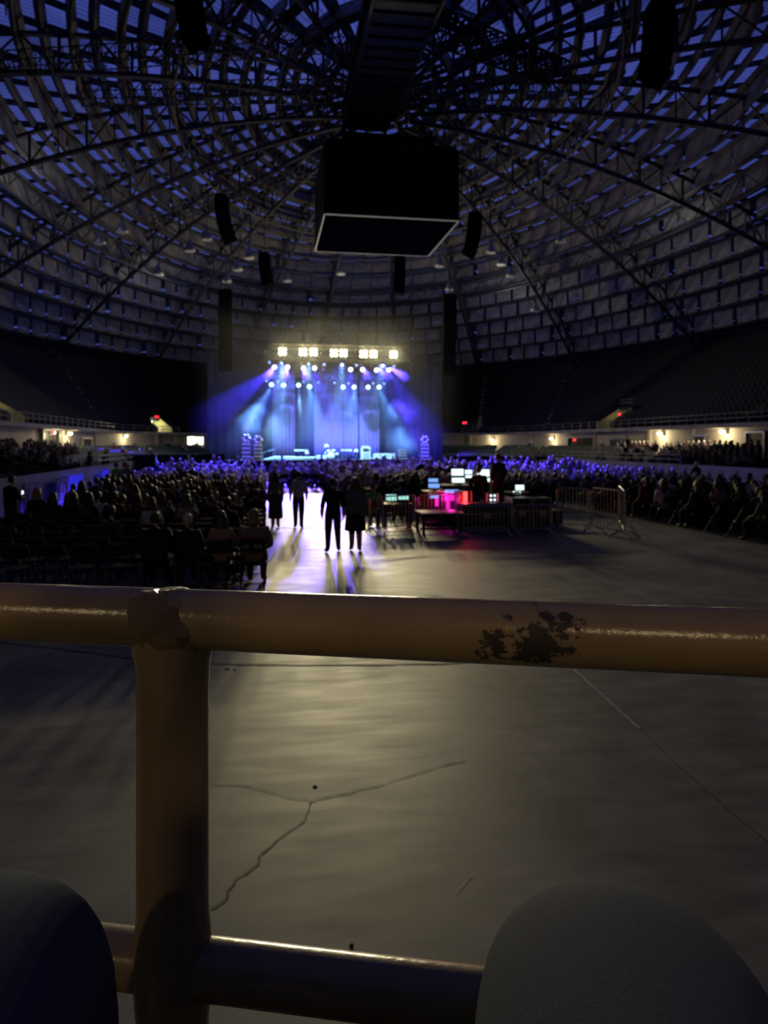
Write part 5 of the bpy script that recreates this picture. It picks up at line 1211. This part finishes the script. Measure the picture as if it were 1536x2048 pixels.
# the lower pipe
zl = 2.6 - (994 / F * .632) - .022
o = MB().tube([e0.lerp(e1, k / 20) - Vector((0, 0, ztop - zl)) for k in range(21)], .0245, 28).build('lower_rail', M['rail'], rl, True)
pp, pd_ = railp(346, 1240); pp.z = ztop
prof = [(.0315, PZ), (.0312, zl - .05), (.033, zl - .03), (.035, zl), (.033, zl + .032), (.0312, zl + .05), (.0312, ztop - .075), (.0318, ztop - .05), (.0330, ztop - .036), (.0355, ztop - .027), (.033, ztop - .012), (.030, ztop + .006), (.026, ztop + .018), (.012, ztop + .0262)]
o = MB().tube([(pp.x, pp.y, z) for r, z in prof], [r for r, z in prof], 40).build('post', M['rail'], rl, True)
# lumpy weld where post and pipe meet
wb = MB().ball((0, 0, 0), 1.0, 44); wv = []
for v in wb.v:
    v = Vector(v); k = 1 + .07 * math.sin(v.x * 9 + v.z * 4) * math.cos(v.z * 8 - v.y * 3) + .045 * math.sin(v.z * 19 + v.x * 11); wv.append(v * k)
wb.v = wv; M['weld'] = M['rail'].copy(); M['weld'].name = 'lumpy_glossy_tan_paint'
for nd in M['weld'].node_tree.nodes:
    if nd.type == 'BUMP': nd.inputs['Distance'].default_value = .004; nd.inputs['Strength'].default_value = .6
    if nd.type == 'MAP_RANGE' and abs(nd.inputs['To Min'].default_value - .24) < 1e-4: nd.inputs['To Min'].default_value = .14
o = wb.build('weld', M['weld'], rl, True); o.location = pp + Vector((0, 0, -.004)) - FW * .009 + RT * -.004; o.scale = (.038, .0265, .029); o.rotation_euler = (0, .5, math.atan2(rd.y, rd.x))
pb = MB().lathe([(.06, 0), (.06, .012), (.035, .02)], 16, (pp.x, pp.y, PZ)).build('base_plate', M['rail'], rl)
for k in (-2, -1, 1, 2):        # neighbouring posts outside the frame
    q = pp + rd * (1.45 * k); MB().tube([(q.x, q.y, PZ), (q.x, q.y, ztop)], .0312, 16).build('post', M['rail'], rl, True)
# warm concourse lamps behind the first row
for X, d, z, w in ((-5.3, -4.6, 5.4, 105), (.6, -4.2, 5.2, 75)): point(V(X, d, z), (1.0, .72, .38), w, .10, 'concourse_lamp_light')
# seated person whose jeans-clad knees show
N, E = {}, []
cx0 = -.06
def VL(X, d, z): return V(X, d, z)
N['pel'] = (VL(cx0, -.16, 2.24), .12); N['wai'] = (VL(cx0, -.27, 2.42), .115); N['che'] = (VL(cx0, -.36, 2.62), .12); N['nb'] = (VL(cx0, -.39, 2.78), .07); N['ne'] = (VL(cx0, -.38, 2.86), .055)
E += [('pel', 'wai', 1), ('wai', 'che', 1), ('che', 'nb', 1), ('nb', 'ne', 0)]
kr = P(1235, 1766, .44); kl = P(-62, 1740, .44)
for s, sd, kk in ((-1, 'l', kl), (1, 'r', kr)):
    N['hi' + sd] = (VL(cx0 + s * .10, -.10, 2.235), .105)
    kc = Vector(kk) + Vector((0, 0, -.060)); N['th' + sd] = (N['hi' + sd][0].lerp(kc, .55) + Vector((0, 0, -.01)), .072); N['kn' + sd] = (kc, .066)
    N['sk' + sd] = (kc + FW * .035 + Vector((0, 0, -.10)), .062); N['ca' + sd] = (kc + FW * .03 + Vector((0, 0, -.24)) + RT * s * .01, .060)
    an = Vector((kc.x, kc.y, PZ + .10)) + FW * .02 + RT * s * .01; N['an' + sd] = (an, .05); N['to' + sd] = (an + FW * .12 + Vector((0, 0, -.055)), .045)
    E += [('pel', 'hi' + sd, 2), ('hi' + sd, 'th' + sd, 2), ('th' + sd, 'kn' + sd, 2), ('kn' + sd, 'sk' + sd, 2), ('sk' + sd, 'ca' + sd, 2), ('ca' + sd, 'an' + sd, 2), ('an' + sd, 'to' + sd, 3)]
    N['sh' + sd] = (VL(cx0 + s * .18, -.38, 2.72), .065); N['el' + sd] = (VL(cx0 + s * .26, -.44, 2.45), .046); N['wr' + sd] = (VL(cx0 + s * .24, -.28, 2.27), .031)
    E += [('che', 'sh' + sd, 1), ('sh' + sd, 'el' + sd, 1), ('el' + sd, 'wr' + sd, 1)]
    hand_nodes(N, E, s, 'wr' + sd, FW + Vector((0, 0, -.3)), .35)
NB = {k: (tuple(Vector(v[0]) - Vector(V(cx0, -.1, PZ))), v[1]) for k, v in N.items()}
bm_ = skin_body('seated_viewer', NB, E, 'pel', [M['skin'], M['hoodie'], M['denim'], M['shoe']], 3, (Vector(VL(cx0, -.36, 2.985)) - Vector(V(cx0, -.1, PZ)), 1.0, -TH))
o = bpy.data.objects.new('person', bm_); COL.objects.link(o); o.location = V(cx0, -.1, PZ); tag(o, 'seated person in blue jeans, only both knees in view before the tan railing', 'person')
st = thing('arena_seat', 'green plastic seat under the person in blue jeans', 'seat', V(cx0, -.22, PZ), -TH); MB().box((0, 0, .30), (.46, .42, .05)).build('seat', M['greenseat'], st); MB().box((0, -.30, .62), (.46, .05, .5), Matrix.Rotation(.22, 3, 'X')).build('backrest', M['greenseat'], st); MB().box((0, -.1, .14), (.1, .3, .28)).build('pedestal', M['black'], st)
# prototypes that were only copied from leave the scene
for c_ in list(CH.children): bpy.data.objects.remove(c_)
bpy.data.objects.remove(CH)

# pieces of a part sit one level below it
PIECE = {'lens': ('housing', 'head', 'reflector', 'lamp_head'), 'screen': ('housing',), 'exit_letters': ('case',), 'bar': ('frame',), 'case_label': ('body',), 'handle': ('body',), 'led_light': ('body',), 'hinge': ('frame',), 'row_lettering': ('backrest',), 'arch_print': ('board',), 'red_print': ('board',), 'base_print': ('board',), 'keys': ('body',), 'louvre_slat': ('body',), 'lamp_fitting': ('core',)}
base = lambda o: o.name.split('.')[0]
sibs = {}
for o in S.objects:
    if o.parent is not None: sibs.setdefault(o.parent, []).append(o)
for par, lst in sibs.items():
    if par.parent is not None or len(lst) < 3: continue
    names = {}
    for o in lst: names.setdefault(base(o), o)
    for o in lst:
        for host in PIECE.get(base(o), ()):
            h = names.get(host)
            if h is not None and h.location.length < 1e-6: o.parent = h; break
